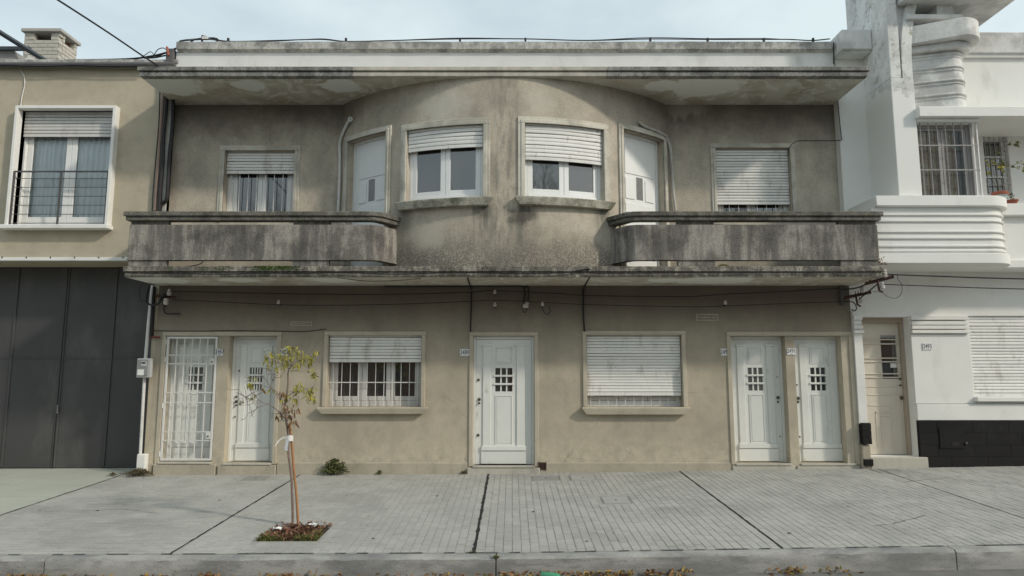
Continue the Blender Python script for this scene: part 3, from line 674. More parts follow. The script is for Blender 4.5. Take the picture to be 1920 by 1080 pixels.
# ---- panelled doors
def knob(parent, x, y, z, r=.022, mat='brass_dark', name='knob'):
    return MB().lathey([(0, .032), (r * .8, .03), (r, .02), (r * .55, .008), (r * 1.1, .003), (r * 1.1, 0)], (x, y, z), 10).build(name, mat, parent, smooth=True)
def door(o, hw, lites=2, dull=False, pale='dark_glass'):
    s0, s1, z0, z1, dep = o; Y = dep; jw = .045
    frame = MB(); frame.box(s0, s0 + jw, Y - .075, Y + .02, z0, z1); frame.box(s1 - jw, s1, Y - .075, Y + .02, z0, z1); frame.box(s0 + jw, s1 - jw, Y - .075, Y + .02, z1 - jw * 1.2, z1)
    l0, l1, b0, b1 = s0 + jw + .004, s1 - jw - .004, z0 + .006, z1 - jw * 1.2 - .004
    U = lambda u: l0 + (l1 - l0) * u; V = lambda v: b0 + (b1 - b0) * v; yf = Y - .045
    lu0, lu1, lv0, lv1 = .345, .655, .578, .768
    leaf = MB()                                        # the leaf, with a real opening for the lights
    leaf.box(l0, U(lu0), yf, Y, b0, b1); leaf.box(U(lu1), l1, yf, Y, b0, b1); leaf.box(U(lu0), U(lu1), yf, Y, b0, V(lv0)); leaf.box(U(lu0), U(lu1), yf, Y, V(lv1), b1)
    d = leaf.build('door', 'door_white', house)
    frame.build('frame', 'door_white', d, bevel=.004)
    for (a, b) in ((.122, .268), (.732, .878)):
        p = MB(); p.box(U(a), U(b), yf - .02, yf - .0005, V(.135), V(.945)); p.box(U(a - .018), U(b + .018), yf - .032, yf - .0005, V(.945), V(.963)); p.build('pilaster', 'door_white', d, bevel=.006)
    def panel(u0, u1, v0, v1):
        a, b, c, e = U(u0), U(u1), V(v0), V(v1); k = .018; m = MB()
        m.box(a, a + k, yf - .010, yf - .0004, c, e); m.box(b - k, b, yf - .010, yf - .0004, c, e); m.box(a + k, b - k, yf - .010, yf - .0004, c, c + k); m.box(a + k, b - k, yf - .010, yf - .0004, e - k, e)
        m.box(a + k + .012, b - k - .012, yf - .006, yf - .0004, c + k + .012, e - k - .012)
        m.build('panel', 'door_white', d, bevel=.005)
    panel(.345, .655, .80, .938); panel(.345, .655, .148, .548)
    m = MB(); m.box(U(.10), U(.90), yf - .038, yf - .0004, V(.108), V(.145)); m.box(U(.30), U(.70), yf - .018, yf - .0004, V(.145), V(.152)); m.build('ledge', 'door_white', d, bevel=.006)
    MB().box(U(.095), U(.905), yf - .022, yf - .0004, V(.004), V(.106)).build('kick_board', 'door_white', d, bevel=.004)
    MB().box(U(lu0) - .01, U(lu1) + .01, Y - .012, Y - .008, V(lv0) - .01, V(lv1) + .01).build('pane', pale, d)
    for k in range(lites):
        c = U(lu0) + (U(lu1) - U(lu0)) * (k + 1) / (lites + 1); h_ = .013 if lites == 2 else .010
        MB().box(c - h_, c + h_, yf + .004, yf + .02, V(lv0), V(lv1)).build('muntin', 'door_white', d)
    for v in ((lv0 + (lv1 - lv0) * .315), (lv0 + (lv1 - lv0) * .665)):
        MB().box(U(lu0 - .03), U(lu1 + .03), yf - .02, yf + .003, V(v) - .017, V(v) + .017).build('crossbar', 'door_white', d, bevel=.004)
    for (u, v, r, nm) in hw: knob(d, U(u), yf, V(v), r, name=nm)
    return d
door(D1, [(.93, .55, .015, 'lock'), (.93, .48, .02, 'knob')], 2, pale='dim_glass')
door(D2, [(.055, .525, .019, 'lock'), (.06, .485, .025, 'knob'), (.065, .455, .017, 'lock'), (.10, .74, .014, 'lock'), (.05, .36, .013, 'lock')], 4)
door(D3, [(.04, .672, .022, 'lock'), (.055, .515, .026, 'knob'), (.055, .485, .02, 'lock'), (.04, .23, .024, 'lock')], 2)
door(D4, [(.945, .52, .028, 'knob'), (.94, .485, .018, 'lock'), (.945, .69, .010, 'lock'), (.95, .205, .010, 'lock')], 2, pale='dim_glass')
door(D5, [(.06, .515, .028, 'knob'), (.05, .485, .022, 'lock'), (.05, .625, .012, 'lock'), (.05, .2, .013, 'lock')], 2)
# ---- barred gate before the first door
s0, s1, z0, z1, _ = D1; k = .035
m = MB(); ya, yb = -.012, .016
m.box(s0 + .012, s0 + .012 + k, ya, yb, z0 + .02, z1 - .012); m.box(s1 - .012 - k, s1 - .012, ya, yb, z0 + .02, z1 - .012)
m.box(s0 + .012 + k, s1 - .012 - k, ya, yb, z0 + .02, z0 + .02 + k); m.box(s0 + .012 + k, s1 - .012 - k, ya, yb, z1 - .012 - k, z1 - .012)
gate = m.build('security_gate', 'bar_white', house, bevel=.003)
first = None; n = 5
for i in range(n):
    x = s0 + .05 + (s1 - s0 - .10) * (i + 1) / (n + 1)
    if first is None: first = MB().box(x - .007, x + .007, -.007, .007, z0 + .055, z1 - .047).build('bar', 'bar_white', gate); fx = x
    else: copy_at(first, x - fx)
for v in (.165, .235, .465, .545, .775, .845):
    z = z1 - (z1 - z0) * (1 - v); MB().box(s0 + .047, s1 - .047, -.014, -.0085, z - .008, z + .008).build('crossbar', 'bar_white', gate)
for v in (.795, .205): MB().box(s1 - .125, s1 - .047, -.018, -.015, z0 + (z1 - z0) * v - .055, z0 + (z1 - z0) * v + .055).build('lock_plate', 'bar_white', gate)
for v in (.795, .205): knob(gate, s1 - .085, -.018, z0 + (z1 - z0) * v - .01, .012, 'black_plastic', 'keyhole')
for v in (.06, .44, .81, .95): MB().box(s0 - .004, s0 + .012, -.03, .0, z0 + (z1 - z0) * v - .045, z0 + (z1 - z0) * v + .045).build('hinge', 'bar_white', gate, bevel=.003)

# ---- windows
def slats(parent, P, o, zbot, pitch, mat, rec, n=1, slack=0.0):
    s0, s1 = o[0] + .012, o[1] - .012; z = zbot; first = None
    mb = MB().mex(P, [(z - .01, rec - .004), (z - .01, rec + .014), (z + .045, rec + .014), (z + .05, rec - .004)], s0, s1, n)
    mb.build('shutter_rail', mat, parent, bevel=.003); z += .052; k = 0
    while z < o[3] + .01:
        top = min(pitch, o[3] + .01 - z)
        if first is None:
            first = MB().mex(P, [(z + .004, rec), (z + .010, rec + .010), (z + pitch * .5, rec + .012), (z + pitch - .008, rec + .009), (z + pitch - .001, rec)], s0, s1, n).build('slat', mat, parent); zf = z
        else: copy_at(first, 0, rnd.uniform(-.0025, .0025), z - zf + rnd.uniform(-.002, .002)).rotation_euler = (rnd.gauss(0, .02), rnd.gauss(0, .0012), 0)
        z += pitch; k += 1
    MB().mbox(P, s0, s1, zbot, o[3] + .01, rec - .012, rec - .006, n).build('shutter_backing', 'zinc_dark', parent)
def sashes(parent, P, o, rec, cols, mat='window_white', fw=.05, mull=.055, pane='dark_glass', n=1, lowrail=.06, toprail=.05):
    s0, s1, z0, z1 = o[:4]; m = MB()
    m.mbox(P, s0, s0 + fw, z0, z1, rec - .05, rec); m.mbox(P, s1 - fw, s1, z0, z1, rec - .05, rec)
    m.mbox(P, s0 + fw, s1 - fw, z0, z0 + lowrail, rec - .05, rec + .004, n); m.mbox(P, s0 + fw, s1 - fw, z1 - toprail, z1, rec - .05, rec, n)
    m.build('frame', mat, parent, bevel=.004); wd = (s1 - s0 - 2 * fw) / cols; sw = mull
    for i in range(cols):
        a, b = s0 + fw + wd * i + .003, s0 + fw + wd * (i + 1) - .003; c, d = z0 + lowrail + .003, z1 - toprail - .003
        q = MB(); q.mbox(P, a, a + sw, c, d, rec - .04, rec - .008); q.mbox(P, b - sw, b, c, d, rec - .04, rec - .008); q.mbox(P, a + sw, b - sw, c, c + sw, rec - .04, rec - .008); q.mbox(P, a + sw, b - sw, d - sw, d, rec - .04, rec - .008)
        q.build('sash', mat, parent, bevel=.004)
        MB().mbox(P, a + sw - .005, b - sw + .005, c + sw - .005, d - sw + .005, rec - .03, rec - .024).build('pane', pane, parent)
def bars(parent, P, o, rec, nv, hz, mat='bar_white', r=.007, ztop=None):
    s0, s1 = o[0], o[1]; first = None
    for i in range(nv):
        s = s0 + (s1 - s0) * (i + .5) / nv
        MB().tube([P(s, o[2] + .002, rec), P(s, ztop or o[3] - .01, rec)], r, 6).build('bar', mat, parent, smooth=True)
    for z in hz: MB().mbox(P, s0 + .001, s1 - .001, z - .008, z + .008, rec + r + .0005, rec + r + .005).build('crossbar', mat, parent)
def sill(parent, P, o, ext, h, proud, mat, n=1, taper=.08):
    z = o[2] - .001; vs = []; fs = []                 # mitred ends: the top is longer than the bottom
    a0, a1 = o[0] - ext, o[1] + ext
    for i in range(n + 1):
        t = i / n; st, sb = a0 + (a1 - a0) * t, a0 + taper + (a1 - a0 - 2 * taper) * t
        vs += [P(sb, z - h, -.01), P(sb, z - h, proud * .82), P(st, z - .028, proud), P(st, z - .008, proud), P(st, z, proud - .02), P(st, z, -.01)]
    m = 6; fs = [tuple(range(m))[::-1], tuple(n * m + k for k in range(m))]
    for i in range(n):
        for k in range(m): a, b = i * m + k, i * m + (k + 1) % m; fs.append((a, b, b + m, a + m))
    return MB().add(vs, fs).build('sill', mat, parent, bevel=.005)
def window_root(P, o, rec, n=1):
    s0, s1, z0, z1 = o[:4]                # dark lining behind the sashes: the root of the window
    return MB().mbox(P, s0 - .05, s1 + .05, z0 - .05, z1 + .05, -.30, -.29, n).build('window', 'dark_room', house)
# ground floor, left: shutter a third down
w1 = window_root(flat, W1, -.13); surround(w1, flat, W1, .07, .03, 'stucco_trim'); sill(w1, flat, W1, .13, .115, .12, 'stucco_trim')
slats(w1, flat, W1, WZ(678), .054, 'shutter_white', -.07); sashes(w1, flat, W1, -.19, 3, 'shutter_grey', .06, .075, lowrail=.10); bars(w1, flat, W1, -.125, 11, [WZ(717, .12)])
# ground floor, right: shutter nearly closed
w2 = window_root(flat, W2, -.13); surround(w2, flat, W2, .07, .03, 'stucco_trim'); sill(w2, flat, W2, .10, .125, .12, 'stucco_trim')
slats(w2, flat, W2, WZ(741), .0515, 'shutter_white', -.07); sashes(w2, flat, W2, -.19, 3, 'window_white', .06, .075, lowrail=.10); bars(w2, flat, W2, -.125, 11, [])
# upper floor, flat walls
w3 = window_root(flatu, UW1, -.12); surround(w3, flatu, UW1, .10, .02, 'trim_grimy', two=.014); slats(w3, flatu, UW1, WZ(323, UY), .056, 'shutter_white', -.07); sashes(w3, flatu, UW1, -.17, 2, 'window_white', .10, .075); bars(w3, flatu, UW1, -.115, 8, [])
w4 = window_root(flatu, UW2, -.12); surround(w4, flatu, UW2, .09, .02, 'trim_grimy', two=.014); slats(w4, flatu, UW2, WZ(381, UY), .054, 'shutter_white', -.07); sashes(w4, flatu, UW2, -.17, 2, 'window_white', .10, .075); bars(w4, flatu, UW2, -.115, 8, [])
# bow windows
for o, zb, pitch in ((BW1, BOW(835, 277)[1], .068), (BW2, BOW(1057, 301)[1], .066)):
    wn_ = window_root(bow, o, -.08, 8); surround(wn_, bow, o, .115, .03, 'trim_grimy', 16, two=.014); sill(wn_, bow, o, .17, .14, .12, 'sill_grimy', 16)
    slats(wn_, bow, o, zb, pitch, 'wood_shutter', -.03, 10); sashes(wn_, bow, o, -.09, 2, 'door_white_pure', .055, .085, n=8, lowrail=.09)
# bow doors
def slab_door(o, flip):
    d = MB().mbox(bow, o[0] + .045, o[1] - .045, o[2], o[3] - .05, -.19, -.15, 4).build('door', 'door_white_pure', house); P = bow
    surround(d, bow, o, .10, .03, 'trim_grimy', 10, two=.014)
    f = MB(); f.mbox(P, o[0], o[0] + .044, o[2], o[3], -.20, -.12); f.mbox(P, o[1] - .044, o[1], o[2], o[3], -.20, -.12); f.mbox(P, o[0] + .044, o[1] - .044, o[3] - .048, o[3], -.20, -.12, 4); f.build('frame', 'window_white', d)
    a, b, c, e = o[0] + .045, o[1] - .045, o[2], o[3] - .05; U = lambda u: a + (b - a) * u; V = lambda v: c + (e - c) * v
    def pn(u0, u1, v0, v1, nm='panel', mt='door_white_pure', dd=.012): MB().mbox(P, U(u0), U(u1), V(v0), V(v1), -.1495, -.15 + dd, 3).build(nm, mt, d, bevel=.005)
    pn(.12, .92, .72, .955); pn(.12, .36, .53, .69); pn(.66, .92, .53, .69); pn(.12, .92, .09, .50); pn(.42, .60, .535, .705, 'pane', 'dim_glass', .004)
    u = .08 if flip else .93
    q = P(U(u), V(.42), -.15); MB().tube([q, (q[0], q[1] - .05, q[2]), (q[0] + (.09 if flip else -.09), q[1] - .05, q[2])], .009, 6).build('handle', 'conduit_white', d, smooth=True)
slab_door(BD1, False); slab_door(BD2, True)
#MORE#
# ============================================================ THE TAN HOUSE
lh = thing('garage_house', 'tan rendered house with black garage doors and one white framed window', 'house', (-8.6, 3, 0))
LX0, LX1 = -12.5, XL - .001
LT = WZ(119, -.06)
LW = [WX(33, 320), WX(211, 320), WZ(424), WZ(208), .22]
GT = WZ(490)
LG = [WX(-150, 500, .68) - .004, XL - .075, -.35, GT, .86]
GD = .68                                             # the garage doors stand back under the lintel
wall_sheet(flat, LX0, LX1, -.4, LT, [LW, LG]).build('wall', 'stucco_tan', lh)
mb = MB(); mb.box(LX0, LX0 + .2, .3, 8, -.4, LT); mb.box(LX1 - .06, LX1 - .02, .3, 8, -.4, LT - .05); mb.box(LX0, LX1, 8, 8.2, -.4, LT); mb.build('side_wall', 'stucco_tan', lh)
MB().box(LX0, LX1 - .02, .01, 8.2, LT - .02, LT + .08).build('roof', 'roof_cement', lh)
MB().box(LX0 + .2, LX1 - .2, .9, .95, -.3, LT - .05).build('partition_wall', 'dark_room', lh)
c_ = MB().box(LX0, XL + .12, -.10, .2, LT, WZ(111, -.1)).build('cornice', 'parapet_coping', lh, bevel=.008)
MB().tube([(LX0, -.095, LT - .04), (XL + .08, -.095, LT - .04)], .05, 8).build('gutter', 'zinc_dark', c_, smooth=True)
MB().box(LX0, XL - .0, -.075, .0, GT + .002, GT + .06).build('garage_lintel', 'white_paint_wall', lh, bevel=.004)
for i in range(7):
    x = WX(10 + i * 45, 486); MB().box(x - .01, x + .01, -.082, -.0752, GT + .045, GT + .075).build('lintel_clip', 'zinc_dark', lh)
# garage door
gx = [WX(-150, 500, .68), WX(-55, 500, .68), WX(38, 500, .68), WX(131, 500, .68), WX(222, 500, .68), XL - .085]; gm = WZ(672, .68); g0 = gz(-8, .7) + .012
gd = MB().box(gx[0], gx[-1], GD + .115 - .12, GD + .035, g0, GT - .01).build('garage_door', 'garage_metal', lh)
for i in range(5):
    for (a, b) in ((g0 + .03, gm - .014), (gm + .014, GT - .03)):
        p = MB(); x0, x1 = gx[i] + .022, gx[i + 1] - .022; nx, nz = 6, 8
        for k in range(nx + 1):
            for q in range(nz + 1):
                e = 0 if k in (0, nx) or q in (0, nz) else rnd.uniform(-.0045, .002)
                p.v.append((x0 + (x1 - x0) * k / nx, GD - .013 + e, a + (b - a) * q / nz))
        p.f = [(k * (nz + 1) + q, (k + 1) * (nz + 1) + q, (k + 1) * (nz + 1) + q + 1, k * (nz + 1) + q + 1) for k in range(nx) for q in range(nz)]
        p.build('door_panel', 'garage_metal', gd, smooth=True)
for i in range(1, 5):
    wd = .02 if i != 3 else .034; MB().box(gx[i] - wd, gx[i] + wd, GD - .032, GD - .006, g0, GT - .012).build('stile', 'garage_metal', gd, bevel=.004)
MB().box(gx[3] - .006, gx[3] + .006, GD - .040, GD - .0321, g0, GT - .012).build('meeting_gap', 'black_plastic', gd)
MB().box(gx[0], gx[-1], GD - .0225, GD - .0055, gm - .013, gm + .013).build('rail', 'garage_metal', gd, bevel=.004)
MB().box(gx[0], gx[-1], GD - .024, GD - .0055, g0 - .004, g0 + .028).build('rail', 'garage_metal', gd, bevel=.004)
hx = gx[3] + .03; hz_ = WZ(767, .68); MB().tube([(hx, GD - .035, hz_ - .07), (hx, GD - .075, hz_ - .07), (hx, GD - .075, hz_ + .07), (hx, GD - .035, hz_ + .07)], .008, 6).build('handle', 'zinc_grey', gd, smooth=True)
# window with juliet rail
lwn = MB().mbox(flat, LW[0] - .001, LW[0] + .03, LW[2], LW[3], -.20, -.10).build('window', 'window_white', lh)
m = MB(); tk = .055
m.box(LW[0] - tk, LW[0] - .0, -.13, .18, LW[2], LW[3] + tk); m.box(LW[1], LW[1] + tk, -.13, .18, LW[2], LW[3] + tk); m.box(LW[0], LW[1], -.13, .18, LW[3], LW[3] + tk)
m.build('surround', 'white_paint_wall', lwn, bevel=.005)
MB().box(LW[0] - tk - .08, LW[1] + tk + .03, -.17, .18, LW[2] - .075, LW[2] - .001).build('sill', 'white_paint_wall', lwn, bevel=.008)
slats(lwn, flat, LW, WZ(256, .06), .062, 'shutter_grey', -.06)
sashes(lwn, flat, LW, -.13, 2, 'window_white', .05, .095, 'clear_glass', lowrail=.10)
cu = MB(); n = 150; z0, z1 = LW[2] + .05, LW[3]; x0, x1 = LW[0] + .02, LW[1] - .02
for i in range(n + 1):
    u = i / n; y = .215 + .022 * sin(u * 88 + 1.5 * sin(u * 17)) + .012 * sin(u * 210)
    cu.v += [(x0 + (x1 - x0) * u, y, z0), (x0 + (x1 - x0) * u, y, z1)]
cu.f = [(2 * i, 2 * i + 2, 2 * i + 3, 2 * i + 1) for i in range(n)]; cu.build('curtain', 'curtain_pale', lwn, smooth=True)
rt = WZ(320, -.1); rb = WZ(419, -.1); ra, rc = LW[0] + .005, LW[1] - .005
ral = MB().box(ra, rc, -.105, -.08, rt - .028, rt).build('railing', 'rail_metal', lwn, bevel=.003)
for x in (ra + .012, (ra + rc) / 2, rc - .012): MB().box(x - .014, x + .014, -.1045, -.0805, LW[2], rt - .028).build('post', 'rail_metal', ral)
for i in range(6):
    z = rb + .01 + (rt - .05 - rb) * i / 5.6; MB().tube([(ra, -.076, z), (rc, -.076, z)], .006, 5).build('rail_rod', 'rail_metal', ral, smooth=True)
# chimney
cy = 2.2; a = WX(44, 85, cy); b = WX(111, 85, cy); dpt = .60; z0 = LT; ztop = WZ(61, cy); nC = 11; ch = (ztop - z0) / nC
while ch > .085: nC += 1; ch = (ztop - z0) / nC
chm = MB().box(a + .012, b - .012, cy + .012, cy + dpt - .012, z0, ztop - 2 * ch).build('chimney', 'chimney_mortar', lh)
def brickrow(x0, x1, y, z, axis, j, skip=None, mat='brick_whitewashed'):
    L = .215; x = x0 - (L / 2 if j % 2 else 0)
    while x < x1 - .01:
        p, q = max(x, x0) + .005, min(x + L, x1) - .005; x += L
        if q - p < .03: continue
        if skip and p < skip[1] and q > skip[0]:
            if p < skip[0]: q = skip[0]
            elif q > skip[1]: p = skip[1]
            else: continue
            if q - p < .03: continue
        e = rnd.uniform(-.005, .004)
        if axis == 'x': MB().box(p, q, y + e, y + .11, z + .006, z + ch - .006).build('brick', mat, chm)
        else: MB().box(y - .11, y - e, p, q, z + .006, z + ch - .006).build('brick', mat, chm)
fo = (WX(66, 60, cy), WX(97, 60, cy)); ro = (cy + .17, cy + dpt - .1)
for j in range(nC):
    z = z0 + j * ch; top = j >= nC - 2
    brickrow(a, b, cy, z, 'x', j, fo if top else None); brickrow(cy + .112, cy + dpt, b, z, 'y', j, ro if top else None)
for xx in (a + .11, ):
    MB().box(a, a + .11, cy + .112, cy + dpt, ztop - 2 * ch, ztop).build('brick', 'brick_red', chm)
MB().box(a + .11, b - .11, cy + dpt - .09, cy + dpt, ztop - 2 * ch, ztop).build('brick', 'brick_red', chm)
MB().box(a - .045, b + .055, cy - .06, cy + dpt + .05, ztop + .002, ztop + .075).build('cap', 'chimney_cap', chm, bevel=.008)
MB().box(-12, WX(42, 100, 1.2), 1.0, 1.4, LT - .1, WZ(96, 1.0)).build('roof_parapet', 'roof_cement', lh)
q = WX(43, 100, 1.0); MB().prismy([(q, LT - .1), (q + .42, LT - .1), (q + .28, WZ(111, 1.0)), (q, WZ(97, 1.0))], 1.05, 1.2).build('roof_parapet', 'white_paint_wall', lh)
bm_ = MB(); p0, p1 = W(-40, 36, 0.4), W(84, 113, .9); d_ = .045
bm_.tube([p0, p1], .05, 4); tag(bm_.build('steel_beam', 'steel_beam'), 'sloping dark steel beam passing before the brick chimney', 'beam')
p0, p1 = W(-40, 92, .95), W(57, 92, .95)
MB().box(p0.x, p1.x, .9, .98, p0.z - .03, p0.z + .035).build('steel_beam', 'steel_beam', None); tag(bpy.data.objects['steel_beam.001'], 'level dark steel beam over the low roof wall beside the chimney', 'beam')

# ============================================================ THE WHITE HOUSE
rh = thing('streamlined_house', 'white streamlined house with tall pylon and ribbed rounded balcony', 'house', (9, 3, 0))
RX0, RX1 = XR + .002, 16.0
zb0 = WZ(495, -.9); zcap0, zcap1 = WZ(387, -.95), WZ(367, -.95)
RD = [WX(1621, 740), WX(1714, 740), WZ(856), WZ(594), .30]
RS = [WX(1820, 670), WX(1820, 670) + 1.75, WZ(744), WZ(592), .2]
wall_sheet(flat, RX0, RX1, -.4, zb0 + .3, [RD, RS]).build('lower_wall', 'white_paint_wall', rh)
mb = MB(); mb.box(RX0 + .01, RX0 + .2, .32, 9, -.4, WZ(100)); mb.box(RX0, RX1, 9, 9.2, -.4, 8); mb.box(RX1 - .2, RX1, .3, 9, -.4, 8); mb.build('side_wall', 'white_paint_wall', rh)
MB().box(RX0 + .2, RX1 - .2, .9, .95, -.3, zb0 + .2).build('partition_wall', 'dark_room', rh)
PLX = 6.48; PRX = WX(1729, 360, -.85); PY = -.85
zcb0, zcb1 = WZ(97, -.25), WZ(58, -.3)
MB().box(RX0, PLX + .02, -.0, .25, zb0 + .305, zcb0 - .002).build('upper_wall', 'white_paint_wall', rh)
MB().box(RX0 - .03, PLX - .001, -.36, .3, zcb0, zcb1).build('parapet_block', 'old_white_concrete', rh, bevel=.012)
MB().box(RX0 - .01, PLX - .001, -.30, .28, zcb0 - .03, zcb0 - .0005).build('parapet_block', 'old_white_concrete', rh, bevel=.006)
zpaint = WZ(146, PY)
pyl = MB().box(PLX, PRX, PY, .5, zcap1 - .05, zpaint).build('pylon', 'pylon_paint', rh, bevel=.008)
MB().box(PLX + .006, PLX + .20, PY + .01, .5, zpaint + .0005, 10.5).build('pylon_shaft', 'pylon_paint', pyl, bevel=.012)
MB().box(PLX + .2005, PRX - .02, PY + .10, .5, zpaint + .0005, 10.5).build('pylon_recess', 'pylon_paint', pyl)
# curved fin that springs from the pylon and leans to the right
fin = MB(); n = 18; vs = []
for i in range(n + 1):
    tt = i / n; z = zpaint + .001 + (10.4 - zpaint) * tt; off = 1.9 * (max(0, tt - .04)) ** 2.2
    vs += [(PLX + .215 + off, PY + .004, z), (PRX - .004 + off * 1.05, PY + .004, z), (PRX - .004 + off * 1.05, PY + .45, z), (PLX + .215 + off, PY + .45, z)]
fs = [(0, 1, 2, 3), tuple(4 * n + k for k in range(4))]
for i in range(n):
    for k in range(4): p, q = 4 * i + k, 4 * i + (k + 1) % 4; fs.append((p, q, q + 4, p + 4))
fin.add(vs, fs).build('curved_fin', 'pylon_paint', pyl, smooth=True)
# rounded bay
def stadium(x0, x1, yf, yb, r, n=12):                  # plan: square left end, right front corner rounded by r
    pts = [(x0, yb), (x0, yf)]
    for i in range(n + 1):
        a = -pi / 2 + (pi / 2) * i / n; pts.append((x1 - r + r * cos(a), yf + r + r * sin(a)))
    return pts + [(x1, yb)]
BX1 = WX(1897, 375, -.75); bay0 = WX(1622, 460, -.9)
bay = MB().prism(stadium(XR + .004, BX1 - .09, -.90, .0, .45), zb0, zcap0).build('bay_balcony', 'white_paint_wall', rh, smooth=True)
MB().prism(stadium(XR + .05, BX1, -.98, .0, .52), zcap0 + .0005, zcap1).build('cap', 'white_paint_wall', bay, smooth=True, bevel=.012)
for y in (402, 414, 434, 446, 461, 470):
    z = WZ(y, -.92); MB().prism(stadium(XR + .03, BX1 - .062, -.928, -.1, .47), z - .022, z + .022).build('rib', 'white_paint_wall', bay, smooth=True, bevel=.012)
MB().prism(stadium(XR + .03, BX1 - .03, -.96, -.05, .49), zb0 - .001, WZ(474, -.95)).build('rib', 'white_paint_wall', bay, smooth=True, bevel=.012)
# parapet that runs on to the right, set back
MB().box(BX1 - .3, RX1, -.42, .0, zb0 + .001, zcap0 - .05).build('balcony_parapet', 'white_paint_wall', rh)
MB().box(BX1 - .3, RX1, -.52, .0, zcap0 - .049, zcap1 - .02).build('balcony_parapet', 'white_paint_wall', rh, bevel=.01)
MB().box(BX1 - .3, RX1, -.50, .0, zb0 - .0015, zb0 + .14).build('balcony_parapet', 'white_paint_wall', rh, bevel=.01)
# upper storey
zc0, zc1 = WZ(219, -.95), WZ(200, -.95)
SW = [WX(1846, 300, .0), WX(1893, 300, 0.0), WZ(368), WZ(254), .16]
wall_sheet(flat, PRX - .1, RX1, zb0 + .31, zc0 + .1, [SW]).build('upper_wall', 'white_paint_wall', rh)
MB().box(PRX - .02, RX1, -.97, .3, zc0, zc1).build('canopy', 'white_paint_wall', rh, bevel=.01)
MB().box(PRX - .3, RX1, .3, 9, zc0 + .02, zc1 - .02).build('roof', 'roof_cement', rh)
# projecting barred window
vx0, vx1 = PRX + .004, WX(1834, 300, -.8); vz0, vz1 = zcap1 + .002, WZ(231, -.8)
MB().box(vx0, vx1 + .015, -.88, -.02, vz1, zc0 - .001).build('window_header', 'white_paint_wall', rh, bevel=.006)
VO = [vx0, vx1 - .05, vz0, vz1, 0]
PV2 = lambda s, z, d: (s, -.70 - d, z)
vw = MB().box(vx1 - .055, vx1 - .02, -.74, -.62, vz0, vz1).build('window', 'bar_grey', rh)
sashes(vw, PV2, VO, .0, 2, 'bar_grey', .05, .045, 'clear_glass', lowrail=.03)
cu = MB(); n = 90
for i in range(n + 1):
    u = i / n; y = -.615 + .02 * sin(u * 60 + 2 * sin(u * 13)); cu.v += [(vx0 + .02 + (vx1 - .3 - vx0) * u, y, vz0), (vx0 + .02 + (vx1 - .3 - vx0) * u, y, vz1)]
cu.f = [(2 * i, 2 * i + 2, 2 * i + 3, 2 * i + 1) for i in range(n)]; cu.build('curtain', 'curtain_floral', vw, smooth=True)
MB().box(vx0, vx1 - .02, -.05, -.02, vz0, vz1).build('room_back', 'dark_room', vw)
MB().box(vx1 - .02, vx1, -.74, -.02, vz0, vz1).build('side_frame', 'window_white', vw)
gr = MB().box(vx1 - .01, vx1 + .012, -.83, -.808, vz0, vz1).build('window_grille', 'bar_white', rh)
for i in range(7):
    x = vx0 + .02 + (vx1 - vx0 - .03) * (i + .3) / 7; MB().tube([(x, -.82, vz0), (x, -.82, vz1)], .008, 6).build('bar', 'bar_grey', gr, smooth=True)
for y in (273, 319): z = WZ(y, -.82); MB().box(vx0, vx1, -.836, -.829, z - .009, z + .009).build('crossbar', 'bar_grey', gr)
for i in range(3): MB().tube([(vx1, -.7 + .2 * i, vz0), (vx1, -.7 + .2 * i, vz1)], .008, 6).build('bar', 'bar_grey', gr, smooth=True)
# set-back barred window
sw = MB().mbox(flat, SW[0], SW[0] + .02, SW[2], SW[3], -.10, -.06).build('window', 'window_white', rh); sashes(sw, flat, SW, -.08, 1, 'window_white', .03, .03, lowrail=.04)
for k in (.33, .66): z = SW[2] + (SW[3] - SW[2]) * k; MB().mbox(flat, SW[0] + .03, SW[1] - .03, z - .015, z + .015, -.095, -.07).build('muntin', 'window_white', sw)
bars(sw, flat, SW, -.03, 5, [SW[2] + (SW[3] - SW[2]) * q for q in (.2, .55, .9)], 'bar_grey', .007)
def tongue(x0, x1, yl, yr, yb, r, n=12):               # plan: front slants out to the right, then rounds back
    pts = [(x0, yb), (x0, yl)]; m = (x1 - r - x0)
    for i in range(n + 1):
        a = -pi / 2 + (pi / 2) * i / n; pts.append((x1 - r + r * cos(a), yr + r + r * sin(a)))
    return pts + [(x1, yb)]
# ribbed drum and its caps on the roof
dx0 = PRX - .05; dx1 = WX(1812, 150, -.7)
zd0, zd1 = zc1, WZ(92, -.85)
drum = MB().prism(tongue(dx0, dx1, -.62, -.84, .2, .3), zd0 + .0005, zd1).build('roof_drum', 'old_white_concrete', rh, smooth=True)
for y in (178, 152, 127, 103):
    z = WZ(y, -.78); MB().prism(tongue(dx0, dx1 + .02, -.645, -.865, .1, .31), z - .022, z + .022).build('rib', 'old_white_concrete', drum, smooth=True, bevel=.014)
    MB().prism(tongue(dx0, dx1 + .012, -.635, -.855, .1, .31), z - .075, z - .045).build('rib', 'old_white_concrete', drum, smooth=True, bevel=.012)
MB().prism(tongue(dx0, WX(1842, 60, -.95), -.80, -1.16, .2, .42), WZ(74, -1.0), WZ(40, -1.0)).build('drum_cap', 'old_white_concrete', drum, smooth=True, bevel=.015)
MB().prism(tongue(dx0, dx1 + .10, -.70, -.98, .2, .38), zd1 - .02, WZ(74, -1.0) - .0005).build('drum_cap', 'old_white_concrete', drum, smooth=True, bevel=.012)
zt1 = WZ(40, -1.0) + .10
MB().box(dx0, WX(1790, 30, -.5), -.55, .2, WZ(40, -1.0) + .0005, zt1).build('roof_tier', 'old_white_concrete', rh)
MB().box(dx0, WX(1806, 24, -.9), -.90, .2, zt1 + .0005, zt1 + .09).build('roof_tier', 'old_white_concrete', rh, bevel=.01)
